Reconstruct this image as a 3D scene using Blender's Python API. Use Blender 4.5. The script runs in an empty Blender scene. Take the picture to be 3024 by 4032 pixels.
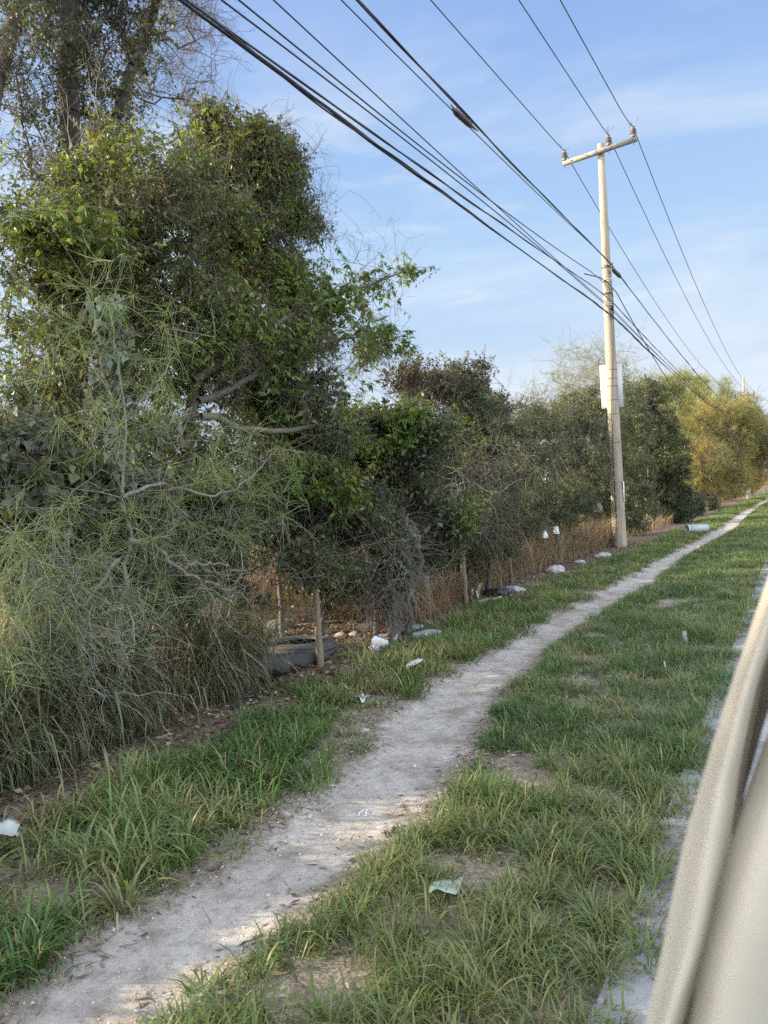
import bpy, bmesh, math
import numpy as np
from mathutils import Vector, Matrix
S = bpy.context.scene
COL = S.collection
rng = np.random.default_rng(11)
R_ = math.radians

# ------------------------------------------------------------------ camera
FPX, PW, PH = 3030.0, 3024.0, 4032.0          # focal length and frame of the photograph, in its pixels
YAW, PITCH, ROLL, EYE = R_(28.3), R_(-0.9), R_(3.0), 1.7
fwd = np.array([-math.sin(YAW)*math.cos(PITCH), math.cos(YAW)*math.cos(PITCH), math.sin(PITCH)])
rt0 = np.array([math.cos(YAW), math.sin(YAW), 0.0])
up0 = np.cross(rt0, fwd)
CR = rt0*math.cos(ROLL) - up0*math.sin(ROLL)
CU = rt0*math.sin(ROLL) + up0*math.cos(ROLL)
CC = np.array([0.0, 0.0, EYE])
cd = bpy.data.cameras.new("camera")
cam = bpy.data.objects.new("camera", cd)
COL.objects.link(cam)
cam.matrix_world = Matrix(((CR[0], CU[0], -fwd[0], 0), (CR[1], CU[1], -fwd[1], 0), (CR[2], CU[2], -fwd[2], EYE), (0, 0, 0, 1)))
cd.sensor_fit = 'VERTICAL'
cd.sensor_height = 34.6
cd.lens = 34.6*FPX/PH
cd.clip_start, cd.clip_end = 0.05, 5000
cd.dof.use_dof = True
cd.dof.focus_distance = 11.0
cd.dof.aperture_fstop = cd.lens/3.6           # 3.6 mm of glass, as in a phone
S.camera = cam

# ------------------------------------------------------------------ sky and sun
SUN_EL = R_(21)
to_sun = np.array([-0.90, -0.43, 0.0]); to_sun /= np.linalg.norm(to_sun)
az = math.atan2(to_sun[1], to_sun[0])
world = bpy.data.worlds.new("World"); S.world = world; world.use_nodes = True
nt = world.node_tree; nt.nodes.clear()
def N(t, ty, **kw):
    n = t.nodes.new(ty)
    for k, v in kw.items(): setattr(n, k, v)
    return n
sky = N(nt, 'ShaderNodeTexSky', sky_type='NISHITA', sun_disc=False)
sky.sun_elevation = SUN_EL; sky.sun_rotation = math.pi/2 - az
sky.air_density = 1.0; sky.dust_density = 0.6; sky.ozone_density = 2.0
tc = N(nt, 'ShaderNodeTexCoord')
def cloud(scale, lo, hi, detail, rough, seed):
    mp = N(nt, 'ShaderNodeMapping'); mp.inputs['Scale'].default_value = scale; mp.inputs['Location'].default_value = (seed, seed*.7, 0)
    mp.inputs['Rotation'].default_value = (0.12, 0.1, 0.5)
    no = N(nt, 'ShaderNodeTexNoise'); no.inputs['Scale'].default_value = 1; no.inputs['Detail'].default_value = detail; no.inputs['Roughness'].default_value = rough
    no.inputs['Distortion'].default_value = .35
    mr = N(nt, 'ShaderNodeMapRange', interpolation_type='SMOOTHSTEP'); mr.inputs[1].default_value = lo; mr.inputs[2].default_value = hi
    nt.links.new(tc.outputs['Generated'], mp.inputs[0]); nt.links.new(mp.outputs[0], no.inputs[0]); nt.links.new(no.outputs[0], mr.inputs[0])
    return mr.outputs[0]
c1 = cloud((1.5, 1.5, 6.0), .40, .66, 6, .58, 3.1)
c2 = cloud((7, 7, 26), .52, .85, 7, .6, 1.3)
def M(t, op, a, b=None):
    m = N(t, 'ShaderNodeMath', operation=op)
    for i, v in ((0, a), (1, b)):
        if v is None: continue
        if isinstance(v, (int, float)): m.inputs[i].default_value = v
        else: t.links.new(v, m.inputs[i])
    return m.outputs[0]
cs = M(nt, 'ADD', M(nt, 'MULTIPLY', c1, .80), M(nt, 'MULTIPLY', c2, .55))
sep = N(nt, 'ShaderNodeSeparateXYZ'); nt.links.new(tc.outputs['Generated'], sep.inputs[0])
hz = N(nt, 'ShaderNodeMapRange', interpolation_type='SMOOTHSTEP'); nt.links.new(sep.outputs[2], hz.inputs[0])
hz.inputs[1].default_value = .62; hz.inputs[2].default_value = .30      # thin high cloud sits low in the sky
cs = M(nt, 'MULTIPLY', cs, hz.outputs[0])
haze = N(nt, 'ShaderNodeMapRange', interpolation_type='SMOOTHSTEP'); nt.links.new(sep.outputs[2], haze.inputs[0])
haze.inputs[1].default_value = .30; haze.inputs[2].default_value = -.05; haze.inputs[4].default_value = .35
cs = M(nt, 'MAXIMUM', cs, haze.outputs[0])
# dimmer sky ahead of the camera; brighter whitened sky elsewhere, added as fill light
el = N(nt, 'ShaderNodeValToRGB'); nt.links.new(sep.outputs[2], el.inputs[0])
for e_, (p_, c_) in zip([el.color_ramp.elements[0], el.color_ramp.elements[1], el.color_ramp.elements.new(.30), el.color_ramp.elements.new(.58)], ((0, (.68, .81, .93)), (1, (.16, .30, .66)), (.30, (.48, .70, 1.0)), (.58, (.26, .44, .88)))):
    e_.position = p_; e_.color = (*c_, 1)
mixc = N(nt, 'ShaderNodeMixRGB'); mixc.inputs[2].default_value = (.88, .96, 1.06, 1)
nt.links.new(cs, mixc.inputs[0]); nt.links.new(el.outputs[0], mixc.inputs[1])
fill_sky = N(nt, 'ShaderNodeMixRGB'); fill_sky.inputs[0].default_value = .55; fill_sky.inputs[2].default_value = (3.1, 2.95, 2.8, 1)
nt.links.new(sky.outputs[0], fill_sky.inputs[1])
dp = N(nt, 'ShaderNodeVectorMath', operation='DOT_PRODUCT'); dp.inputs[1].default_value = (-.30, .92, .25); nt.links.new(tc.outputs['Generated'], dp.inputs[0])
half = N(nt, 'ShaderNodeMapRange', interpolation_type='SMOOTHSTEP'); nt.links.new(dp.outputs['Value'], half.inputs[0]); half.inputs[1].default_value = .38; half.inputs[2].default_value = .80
mix = N(nt, 'ShaderNodeMixRGB'); nt.links.new(half.outputs[0], mix.inputs[0]); nt.links.new(fill_sky.outputs[0], mix.inputs[1]); nt.links.new(mixc.outputs[0], mix.inputs[2])
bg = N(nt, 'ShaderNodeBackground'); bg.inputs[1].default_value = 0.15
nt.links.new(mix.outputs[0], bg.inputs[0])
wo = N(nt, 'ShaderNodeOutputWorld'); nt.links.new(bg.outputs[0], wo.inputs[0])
sd = bpy.data.lights.new("sun", 'SUN'); sd.energy = 2.0; sd.angle = R_(0.55); sd.color = (1.0, .82, .56)
so = bpy.data.objects.new("sun", sd); COL.objects.link(so)
sdir = Vector((to_sun[0]*math.cos(SUN_EL), to_sun[1]*math.cos(SUN_EL), math.sin(SUN_EL)))
so.rotation_euler = sdir.to_track_quat('Z', 'Y').to_euler()
so.location = (-20, -10, 30)
S.view_settings.view_transform = 'Standard'; S.view_settings.look = 'None'
S.view_settings.exposure = 2.68; S.view_settings.gamma = 1
S.render.engine = 'CYCLES'
S.cycles.max_bounces = 7; S.cycles.transmission_bounces = 5; S.cycles.diffuse_bounces = 4; S.cycles.transparent_max_bounces = 4
S.cycles.use_denoising = False

# ------------------------------------------------------------------ pixel -> place
def ray(u, v):
    return ((u-PW/2)/FPX)*CR - ((v-PH/2)/FPX)*CU + fwd
def gnd(u, v, z=0.0):
    d = ray(u, v); return CC + d*(z-EYE)/d[2]
def onx(u, v, x):
    d = ray(u, v); return CC + d*x/d[0]
def ony(u, v, y):
    d = ray(u, v); return CC + d*y/d[1]
def depth(p): return float(np.dot(np.asarray(p)-CC, fwd))

# ------------------------------------------------------------------ noise
LAT = np.random.default_rng(5).random((32, 32, 32))
def noise3(p, s=1.0, off=0.0):
    q = np.asarray(p, float)*s + off
    i = np.floor(q).astype(int); f = q-i; f = f*f*(3-2*f)
    o = 0
    for a in (0, 1):
        for b in (0, 1):
            for c in (0, 1):
                w = (f[..., 0] if a else 1-f[..., 0])*(f[..., 1] if b else 1-f[..., 1])*(f[..., 2] if c else 1-f[..., 2])
                o = o + w*LAT[(i[..., 0]+a) % 32, (i[..., 1]+b) % 32, (i[..., 2]+c) % 32]
    return o
def noise2(x, y, s=1.0, off=0.0):
    x = np.asarray(x, float); y = np.asarray(y, float)
    return noise3(np.stack([x, y, np.zeros_like(x)], -1), s, off+.37)
def gz(x, y):
    """height of the soil"""
    x = np.asarray(x, float); y = np.asarray(y, float)
    n = (noise2(x, y, 1.7)-.5)*.05 + (noise2(x, y, 5.3, 3)-.5)*.022
    pth = np.exp(-((x-path_x(y))/(path_w(y)+.04))**4)
    z = n*(1-pth*.75) - .035*pth + .02*(1-pth)
    edge = np.clip((x+1.0)/.45, 0, 1)           # falls to the slab
    return z*(1-edge) + (-.02)*edge - .24*np.clip((x-.15)/.5, 0, 1)
def path_x(y):
    return np.interp(y, PT_Y, PT_C)
def path_w(y):
    return np.interp(y, PT_Y, PT_W)
PT_Y = np.concatenate([np.arange(-10, 40, .1), np.arange(40, 140, 1.0)])
_k = [(-10, -2.30, .30), (1.7, -2.20, .30), (2.4, -2.22, .28), (2.85, -2.13, .31), (3.5, -2.15, .32), (4.05, -2.21, .34), (5.2, -2.47, .42), (6.35, -2.67, .37), (8.85, -2.72, .27), (11, -2.66, .27), (13.85, -2.60, .28), (18.7, -2.63, .25), (25, -2.45, .27), (31, -2.33, .30), (45, -2.5, .28), (70, -2.3, .30), (140, -2.4, .3)]
PT_C = np.interp(PT_Y, [a[0] for a in _k], [a[1] for a in _k]); PT_W = np.interp(PT_Y, [a[0] for a in _k], [a[2] for a in _k])
for _ in range(12):
    for q_ in (PT_C, PT_W): q_[1:-1] = (q_[:-2]+2*q_[1:-1]+q_[2:])/4

# ------------------------------------------------------------------ materials
def mat(name):
    m = bpy.data.materials.new(name); m.use_nodes = True
    t = m.node_tree; t.nodes.clear()
    return m, t, N(t, 'ShaderNodeOutputMaterial'), N(t, 'ShaderNodeBsdfPrincipled')
def coln(t, c=(1, 1, 1)):
    r = N(t, 'ShaderNodeRGB'); r.outputs[0].default_value = (*c, 1); return r.outputs[0]
def nz(t, scale, detail=4, rough=.6, vec=None, co='Object'):
    n = N(t, 'ShaderNodeTexNoise'); n.inputs['Scale'].default_value = scale; n.inputs['Detail'].default_value = detail; n.inputs['Roughness'].default_value = rough
    if vec is None: vec = N(t, 'ShaderNodeTexCoord').outputs[co]
    t.links.new(vec, n.inputs[0]); return n.outputs[0]
def ramp(t, fac, stops):
    r = N(t, 'ShaderNodeValToRGB'); e = r.color_ramp.elements
    while len(e) < len(stops): e.new(.5)
    for el, (p, c) in zip(e, stops): el.position = p; el.color = (*c, 1)
    t.links.new(fac, r.inputs[0]); return r.outputs[0]
def bump(t, b, h, strength, dist):
    n = N(t, 'ShaderNodeBump'); n.inputs['Strength'].default_value = strength; n.inputs['Distance'].default_value = dist
    t.links.new(h, n.inputs['Height']); t.links.new(n.outputs[0], b.inputs['Normal'])
def leaf_material(name, trans=.35, rough=.48, tint=(1.25, 1.2, .5), spec=.35):
    m, t, out, b = mat(name)
    a = N(t, 'ShaderNodeVertexColor', layer_name='Col')
    t.links.new(a.outputs[0], b.inputs['Base Color']); b.inputs['Roughness'].default_value = rough
    b.inputs['Specular IOR Level'].default_value = spec
    tr = N(t, 'ShaderNodeBsdfTranslucent')
    mu = N(t, 'ShaderNodeMixRGB', blend_type='MULTIPLY'); mu.inputs[0].default_value = 1; mu.inputs[2].default_value = (*tint, 1)
    t.links.new(a.outputs[0], mu.inputs[1]); t.links.new(mu.outputs[0], tr.inputs[0])
    mx = N(t, 'ShaderNodeMixShader'); mx.inputs[0].default_value = trans
    t.links.new(b.outputs[0], mx.inputs[1]); t.links.new(tr.outputs[0], mx.inputs[2]); t.links.new(mx.outputs[0], out.inputs[0])
    return m
LEAF = leaf_material("leaf")
BLADE = leaf_material("grass_blade", .30, .45, (1.2, 1.2, .45), .3)
DRY = leaf_material("dry_blade", .25, .6, (1.1, .95, .7), .25)
def attr_material(name, rough=.85, nscale=30., lo=.6, hi=1.25, bs=.3, bd=.01):
    m, t, out, b = mat(name)
    a = N(t, 'ShaderNodeVertexColor', layer_name='Col')
    n = nz(t, nscale, 5, .65)
    r = N(t, 'ShaderNodeMapRange'); r.inputs[1].default_value = .3; r.inputs[2].default_value = .7; r.inputs[3].default_value = lo; r.inputs[4].default_value = hi
    t.links.new(n, r.inputs[0])
    mu = N(t, 'ShaderNodeMixRGB', blend_type='MULTIPLY'); mu.inputs[0].default_value = 1
    t.links.new(a.outputs[0], mu.inputs[1]); t.links.new(r.outputs[0], mu.inputs[2]); t.links.new(mu.outputs[0], b.inputs['Base Color'])
    b.inputs['Roughness'].default_value = rough
    if bs: bump(t, b, n, bs, bd)
    t.links.new(b.outputs[0], out.inputs[0]); return m
BARK = attr_material("bark", .9, 22)
def solid(name, c, rough=.6, spec=.4, metal=0, nscale=14, var=.25, bs=.0, bd=.004):
    m, t, out, b = mat(name)
    n = nz(t, nscale, 6, .6)
    col = ramp(t, n, [(.3, tuple(x*(1-var) for x in c)), (.7, tuple(min(1, x*(1+var)) for x in c))])
    t.links.new(col, b.inputs['Base Color']); b.inputs['Roughness'].default_value = rough; b.inputs['Metallic'].default_value = metal
    b.inputs['Specular IOR Level'].default_value = spec
    if bs: bump(t, b, n, bs, bd)
    t.links.new(b.outputs[0], out.inputs[0]); return m
RUBBER = solid("cable_rubber", (.012, .012, .013), .5)
PORCELAIN = solid("porcelain", (.105, .09, .078), .3, .5)
METAL = solid("galvanised_metal", (.14, .135, .125), .5, .5, .6)
WOOD = attr_material("weathered_wood", .9, 40)

# ------------------------------------------------------------------ mesh builder
class MB:
    def __init__(s): s.v = []; s.f4 = []; s.f3 = []; s.c = []; s.n = 0
    def add(s, v, f4=None, f3=None, c=(1, 1, 1)):
        v = np.asarray(v, np.float32).reshape(-1, 3)
        c = np.asarray(c, np.float32)
        if c.ndim == 1: c = np.broadcast_to(c, (len(v), 3))
        s.v.append(v); s.c.append(c)
        if f4 is not None and len(f4): s.f4.append(np.asarray(f4, np.int64)+s.n)
        if f3 is not None and len(f3): s.f3.append(np.asarray(f3, np.int64)+s.n)
        s.n += len(v)
    def build(s, name, material, parent=None, origin=(0, 0, 0), smooth=False, color=True):
        me = bpy.data.meshes.new(name)
        v = np.concatenate(s.v) if s.v else np.zeros((0, 3), np.float32)
        v = v - np.asarray(origin, np.float32)
        f4 = np.concatenate(s.f4) if s.f4 else np.zeros((0, 4), np.int64)
        f3 = np.concatenate(s.f3) if s.f3 else np.zeros((0, 3), np.int64)
        me.vertices.add(len(v)); me.vertices.foreach_set('co', v.astype(np.float32).ravel())
        loops = np.concatenate([f4.ravel(), f3.ravel()]).astype(np.int32)
        me.loops.add(len(loops)); me.loops.foreach_set('vertex_index', loops)
        starts = np.concatenate([np.arange(len(f4))*4, len(f4)*4+np.arange(len(f3))*3]).astype(np.int32)
        me.polygons.add(len(starts)); me.polygons.foreach_set('loop_start', starts)
        if smooth: me.polygons.foreach_set('use_smooth', np.ones(len(starts), bool))
        if color:
            a = me.attributes.new('Col', 'FLOAT_COLOR', 'POINT')
            cc = np.ones((len(v), 4), np.float32); cc[:, :3] = np.concatenate(s.c); a.data.foreach_set('color', cc.ravel())
        me.update(calc_edges=True); me.validate()
        me.materials.append(material)
        o = bpy.data.objects.new(name, me); COL.objects.link(o)
        if parent is not None: o.parent = parent
        else: o.location = origin
        return o
def unit(v): return v/np.maximum(np.linalg.norm(v, axis=-1, keepdims=True), 1e-9)
def prism(mb, P0, P1, R0, R1, k=5, c=(.1, .08, .06)):
    """many tapered sticks at once"""
    P0, P1 = np.asarray(P0, float), np.asarray(P1, float); n = len(P0)
    if n == 0: return
    d = unit(P1-P0); ref = np.where(np.abs(d[:, 2:3]) < .9, np.array([0, 0, 1.]), np.array([1., 0, 0]))
    a = unit(np.cross(d, ref)); b = np.cross(d, a)
    th = np.arange(k)*2*np.pi/k
    off = a[:, None]*np.cos(th)[None, :, None] + b[:, None]*np.sin(th)[None, :, None]
    R0 = np.broadcast_to(np.asarray(R0, float), (n,)); R1 = np.broadcast_to(np.asarray(R1, float), (n,))
    v = np.concatenate([P0[:, None]+off*R0[:, None, None], P1[:, None]+off*R1[:, None, None]], 1)
    i = np.arange(k); j = (i+1) % k
    f = np.stack([i, j, j+k, i+k], -1)
    F = (np.arange(n)*2*k)[:, None, None]+f[None]
    c = np.asarray(c, float)
    if c.ndim == 2: c = np.repeat(c, 2*k, axis=0)
    mb.add(v, F.reshape(-1, 4), c=c)
def tube(mb, pts, r, k=8, c=(.02, .02, .02), caps=True):
    """one swept tube"""
    pts = np.asarray(pts, float); n = len(pts); r = np.broadcast_to(np.asarray(r, float), (n,))
    t = np.gradient(pts, axis=0); t = unit(t)
    a = np.cross(t[0], [0, 0, 1.]); a = a if np.linalg.norm(a) > 1e-3 else np.cross(t[0], [1., 0, 0]); a = a/np.linalg.norm(a)
    V = []
    th = np.arange(k)*2*np.pi/k
    for i in range(n):
        a = a - t[i]*np.dot(a, t[i]); a /= np.linalg.norm(a); b = np.cross(t[i], a)
        V.append(pts[i]+r[i]*(np.cos(th)[:, None]*a+np.sin(th)[:, None]*b))
    V = np.concatenate(V)
    i = np.arange(k); j = (i+1) % k
    f = np.concatenate([np.stack([i, j, j+k, i+k], -1)+q*k for q in range(n-1)])
    f3 = []
    if caps:
        V = np.concatenate([V, pts[:1], pts[-1:]]); m = n*k
        f3 = [(j_, i_, m) for i_, j_ in zip(i, j)] + [(i_+(n-1)*k, j_+(n-1)*k, m+1) for i_, j_ in zip(i, j)]
    mb.add(V, f, f3, c)
def lathe(mb, prof, k=24, mtx=None, c=(1, 1, 1), cols=None):
    prof = np.asarray(prof, float); n = len(prof); th = np.arange(k)*2*np.pi/k
    V = np.stack([prof[:, 0:1]*np.cos(th), prof[:, 0:1]*np.sin(th), np.repeat(prof[:, 1:2], k, 1)], -1).reshape(-1, 3)
    if mtx is not None: V = V@np.array(mtx.to_3x3()).T + np.array(mtx.translation)
    i = np.arange(k); j = (i+1) % k
    f = np.concatenate([np.stack([i, j, j+k, i+k], -1)+q*k for q in range(n-1)])
    if cols is not None: c = np.repeat(np.asarray(cols, float), k, 0)
    mb.add(V, f, c=c)
def box(mb, lo, hi, c=(1, 1, 1), mtx=None, chamfer=0):
    bm = bmesh.new(); bmesh.ops.create_cube(bm, size=1)
    lo, hi = np.array(lo, float), np.array(hi, float)
    for v in bm.verts: v.co = Vector((lo+hi)/2 + np.array(v.co)*(hi-lo))
    if chamfer: bmesh.ops.bevel(bm, geom=bm.edges[:], offset=chamfer, segments=2, affect='EDGES')
    addbm(mb, bm, c, mtx)
def addbm(mb, bm, c=(1, 1, 1), mtx=None):
    bmesh.ops.triangulate(bm, faces=bm.faces[:])
    bm.verts.index_update()
    V = np.array([(mtx@v.co if mtx is not None else v.co)[:] for v in bm.verts])
    mb.add(V, None, [[v.index for v in f.verts] for f in bm.faces], c); bm.free()
def tag(o, label=None, cat=None, group=None, kind=None):
    for k, v in (('label', label), ('category', cat), ('group', group), ('kind', kind)):
        if v: o[k] = v
    return o
def thing(name, label, cat, loc, group=None):
    o = bpy.data.objects.new(name, None); COL.objects.link(o); o.location = loc; o.empty_display_size = .2
    return tag(o, label, cat, group)

# ------------------------------------------------------------------ ground, path, slab
def sheet(name, xs, ys, zf, material, kind='structure'):
    X, Y = np.meshgrid(xs, ys); Z = zf(X, Y)
    V = np.stack([X, Y, Z], -1).reshape(-1, 3); w = len(xs)
    i = (np.arange(len(ys)-1)[:, None]*w+np.arange(w-1)[None]).ravel()
    mb = MB(); mb.add(V, np.stack([i, i+1, i+1+w, i+w], -1))
    o = mb.build(name, material, smooth=True, color=False); o['kind'] = kind; return o
def ground_material():
    m, t, out, b = mat("soil")
    geo = N(t, 'ShaderNodeNewGeometry'); sp = N(t, 'ShaderNodeSeparateXYZ'); t.links.new(geo.outputs['Position'], sp.inputs[0])
    P = geo.outputs['Position']
    n1 = nz(t, 1.1, 6, .65, P); n2 = nz(t, 9, 7, .7, P); n3 = nz(t, 60, 6, .75, P)
    grit = ramp(t, n3, [(.32, (.09, .077, .062)), (.5, (.23, .205, .17)), (.72, (.38, .345, .30))])
    litter = ramp(t, n3, [(.32, (.05, .038, .028)), (.52, (.155, .12, .088)), (.75, (.30, .24, .175))])
    straw = ramp(t, n3, [(.35, (.16, .10, .04)), (.6, (.36, .25, .11))])
    def mixf(f, a, c):
        x = N(t, 'ShaderNodeMixRGB'); t.links.new(f, x.inputs[0]); t.links.new(a, x.inputs[1]); t.links.new(c, x.inputs[2]); return x.outputs[0]
    xx = M(t, 'ADD', sp.outputs[0], M(t, 'MULTIPLY', M(t, 'SUBTRACT', n1, .5), 1.6))
    r = N(t, 'ShaderNodeMapRange', interpolation_type='SMOOTHSTEP'); t.links.new(xx, r.inputs[0]); r.inputs[1].default_value = -4.2; r.inputs[2].default_value = -3.1
    r2 = N(t, 'ShaderNodeMapRange', interpolation_type='SMOOTHSTEP'); t.links.new(xx, r2.inputs[0]); r2.inputs[1].default_value = -6.4; r2.inputs[2].default_value = -9
    c = mixf(r.outputs[0], litter, grit); c = mixf(r2.outputs[0], c, straw)
    pale = ramp(t, n2, [(.3, (.70, .68, .66)), (.7, (1.2, 1.17, 1.12))])
    mu = N(t, 'ShaderNodeMixRGB', blend_type='MULTIPLY'); mu.inputs[0].default_value = 1; t.links.new(c, mu.inputs[1]); t.links.new(pale, mu.inputs[2])
    t.links.new(mu.outputs[0], b.inputs['Base Color']); b.inputs['Roughness'].default_value = .95; b.inputs['Specular IOR Level'].default_value = .15
    bump(t, b, M(t, 'ADD', n3, M(t, 'MULTIPLY', n2, 1.5)), .7, .02)
    t.links.new(b.outputs[0], out.inputs[0]); return m
xs = np.concatenate([[-1500, -300, -80, -40, -20, -12, -9], np.arange(-7.5, -.4, .06), [-.2, .2, 1.5, 4, 12, 40, 300, 1500]])
ys = np.concatenate([[-600, -100, -30, -10, -4], np.arange(-1, 16, .07), np.arange(16, 45, .3), np.arange(46, 120, 2), [140, 200, 400, 1000, 3000]])
sheet('ground', xs, ys, gz, ground_material())
def path_material():
    m, t, out, b = mat("dusty_path")
    P = N(t, 'ShaderNodeNewGeometry').outputs['Position']
    n1 = nz(t, 3.1, 7, .68, P); n2 = nz(t, 16, 8, .72, P); n3 = nz(t, 95, 5, .7, P)
    base = ramp(t, n1, [(.34, (.24, .212, .18)), (.50, (.36, .34, .31)), (.66, (.44, .425, .395))])
    sp = ramp(t, n2, [(.30, (.62, .60, .57)), (.5, (.96, .95, .94)), (.72, (1.10, 1.09, 1.08))])
    gr = ramp(t, n3, [(.30, (.70, .68, .66)), (.48, (1, 1, 1)), (.8, (1.12, 1.1, 1.08))])
    mu = N(t, 'ShaderNodeMixRGB', blend_type='MULTIPLY'); mu.inputs[0].default_value = 1; t.links.new(base, mu.inputs[1]); t.links.new(sp, mu.inputs[2])
    m2 = N(t, 'ShaderNodeMixRGB', blend_type='MULTIPLY'); m2.inputs[0].default_value = 1; t.links.new(mu.outputs[0], m2.inputs[1]); t.links.new(gr, m2.inputs[2])
    soil = ramp(t, n3, [(.32, (.085, .07, .055)), (.5, (.22, .19, .155)), (.72, (.36, .32, .27))])
    vc = N(t, 'ShaderNodeVertexColor', layer_name='Col'); s0 = N(t, 'ShaderNodeSeparateColor'); t.links.new(vc.outputs[0], s0.inputs[0])
    fe = M(t, 'ADD', s0.outputs[0], M(t, 'MULTIPLY', M(t, 'SUBTRACT', n2, .5), .9))
    fr = N(t, 'ShaderNodeMapRange', interpolation_type='SMOOTHSTEP'); t.links.new(fe, fr.inputs[0]); fr.inputs[1].default_value = .08; fr.inputs[2].default_value = .55
    m3_ = N(t, 'ShaderNodeMixRGB'); t.links.new(fr.outputs[0], m3_.inputs[0]); t.links.new(soil, m3_.inputs[1]); t.links.new(m2.outputs[0], m3_.inputs[2])
    t.links.new(m3_.outputs[0], b.inputs['Base Color']); b.inputs['Roughness'].default_value = .95; b.inputs['Specular IOR Level'].default_value = .15
    # faint tyre ribs along the way
    s = N(t, 'ShaderNodeSeparateXYZ'); t.links.new(P, s.inputs[0])
    wv = N(t, 'ShaderNodeTexWave'); wv.inputs['Scale'].default_value = 7; wv.inputs['Distortion'].default_value = 2.5; wv.inputs['Detail'].default_value = 2; wv.inputs['Detail Scale'].default_value = .6
    t.links.new(P, wv.inputs[0])
    h = M(t, 'ADD', M(t, 'MULTIPLY', n2, 1.0), M(t, 'ADD', M(t, 'MULTIPLY', n3, .6), M(t, 'MULTIPLY', wv.outputs['Fac'], .12)))
    bump(t, b, h, .6, .03)
    t.links.new(b.outputs[0], out.inputs[0]); return m
def build_path():
    ys = np.concatenate([np.arange(-3, 16, .05), np.arange(16, 40, .12), np.arange(40, 130, .6)])
    mb = MB(); k = 24; V = []; ed = 1-np.abs(np.linspace(-1, 1, k))**1.0
    for y in ys:
        c = float(path_x(y))
        w = float(path_w(y))+.06
        l = c-w-.10*np.clip((5-y)/1.5, 0, 1)-.16*(noise2(np.array(c), np.array(y), 2.1, 9)-.5)*2-.05*(noise2(np.array(c), np.array(y), 9, 4)-.5)*2
        r = c+w+.16*(noise2(np.array(c), np.array(y), 2.4, 17)-.5)*2+.05*(noise2(np.array(c), np.array(y), 9, 7)-.5)*2
        x = np.linspace(l, r, k); z = gz(x, np.full(k, y)); z = z+.010; z[0] -= .03; z[-1] -= .03
        V.append(np.stack([x, np.full(k, y), z], -1))
    V = np.concatenate(V); i = (np.arange(len(ys)-1)[:, None]*k+np.arange(k-1)[None]).ravel()
    mb.add(V, np.stack([i, i+1, i+1+k, i+k], -1), c=np.repeat(np.tile(ed, len(ys))[:, None], 3, 1))
    o = mb.build('dirt_path', path_material(), smooth=True); o['kind'] = 'structure'
build_path()
def slab_material():
    m, t, out, b = mat("concrete_slab")
    P = N(t, 'ShaderNodeNewGeometry').outputs['Position']
    n1 = nz(t, 1.6, 6, .6, P); n2 = nz(t, 40, 6, .7, P)
    a = ramp(t, n1, [(.3, (.27, .275, .28)), (.7, (.35, .355, .365))]); c = ramp(t, n2, [(.3, (.78, .77, .75)), (.6, (1.05, 1.05, 1.05))])
    mu = N(t, 'ShaderNodeMixRGB', blend_type='MULTIPLY'); mu.inputs[0].default_value = 1; t.links.new(a, mu.inputs[1]); t.links.new(c, mu.inputs[2])
    t.links.new(mu.outputs[0], b.inputs['Base Color']); b.inputs['Roughness'].default_value = .9; bump(t, b, n2, .08, .004)
    t.links.new(b.outputs[0], out.inputs[0]); return m
def build_slab():
    mb = MB(); y = -8.0
    while y < 130:
        box(mb, (-.66+.01*math.sin(y*3), y+.006, -.12), (.75, y+1.494, .012), chamfer=.006); y += 1.5
    o = mb.build('sidewalk', slab_material(), color=False); o['kind'] = 'structure'
    kb = MB(); y = -8.0
    while y < 130:
        box(kb, (.754, y+.004, -.3), (.90, y+2.99, .02), chamfer=.01); y += 3
    o = kb.build('kerb', slab_material(), color=False); o['kind'] = 'structure'
    rd = MB(); rd.add([(.9, -60, -.115), (9.5, -60, -.115), (9.5, 300, -.115), (.9, 300, -.115)], [(0, 1, 2, 3)])
    o = rd.build('road', solid("asphalt", (.055, .055, .057), .9, .2, 0, 40, .3, .4, .01), color=False); o['kind'] = 'structure'
build_slab()

# ------------------------------------------------------------------ vegetation tools
class Blob:
    """a rounded piece of a crown: where it shows in the photograph, how far off it stands, and how deep it is"""
    def __init__(s, u, v, ru, rv, x=None, rd=1.0, w=1.0, y=None):
        s.c = onx(u, v, x) if y is None else ony(u, v, y)
        d = depth(s.c); s.r = (ru*d/FPX, rv*d/FPX, rd)
        s.w = w*s.r[0]*s.r[1]*s.r[2]
        s.ax = np.array([CR, CU, fwd])
class Ball(Blob):
    def __init__(s, c, r, w=1.0):
        s.c = np.array(c, float); s.r = tuple(r) if hasattr(r, '__len__') else (r, r, r); s.w = w*s.r[0]*s.r[1]*s.r[2]; s.ax = np.eye(3)
def sample(blobs, n, shell=.5, scale=1.6, thr=0.0, seed=0.):
    w = np.array([b.w for b in blobs]); w = w/w.sum(); out = []
    got = 0
    while got < n:
        m = int((n-got)*1.6)+50
        k = rng.choice(len(blobs), m, p=w)
        d = unit(rng.normal(size=(m, 3)))
        rr = rng.random(m)**(shell/1.0*.55+.05)
        # lumpy outline
        q = np.stack([blobs[i].c for i in range(len(blobs))])[k]
        lum = .60+.75*noise3(d*1.7+q*.9, 1.0, seed)
        R3 = np.stack([b.r for b in blobs])[k]; A = np.stack([b.ax for b in blobs])[k]
        p = q + np.einsum('ni,nij->nj', d*rr[:, None]*lum[:, None]*R3, A)
        ok = p[:, 2] > .05
        if thr > 0: ok &= noise3(p, scale, seed+7.7) > thr
        p = p[ok]; out.append(p); got += len(p)
    return np.concatenate(out)[:n]
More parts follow.
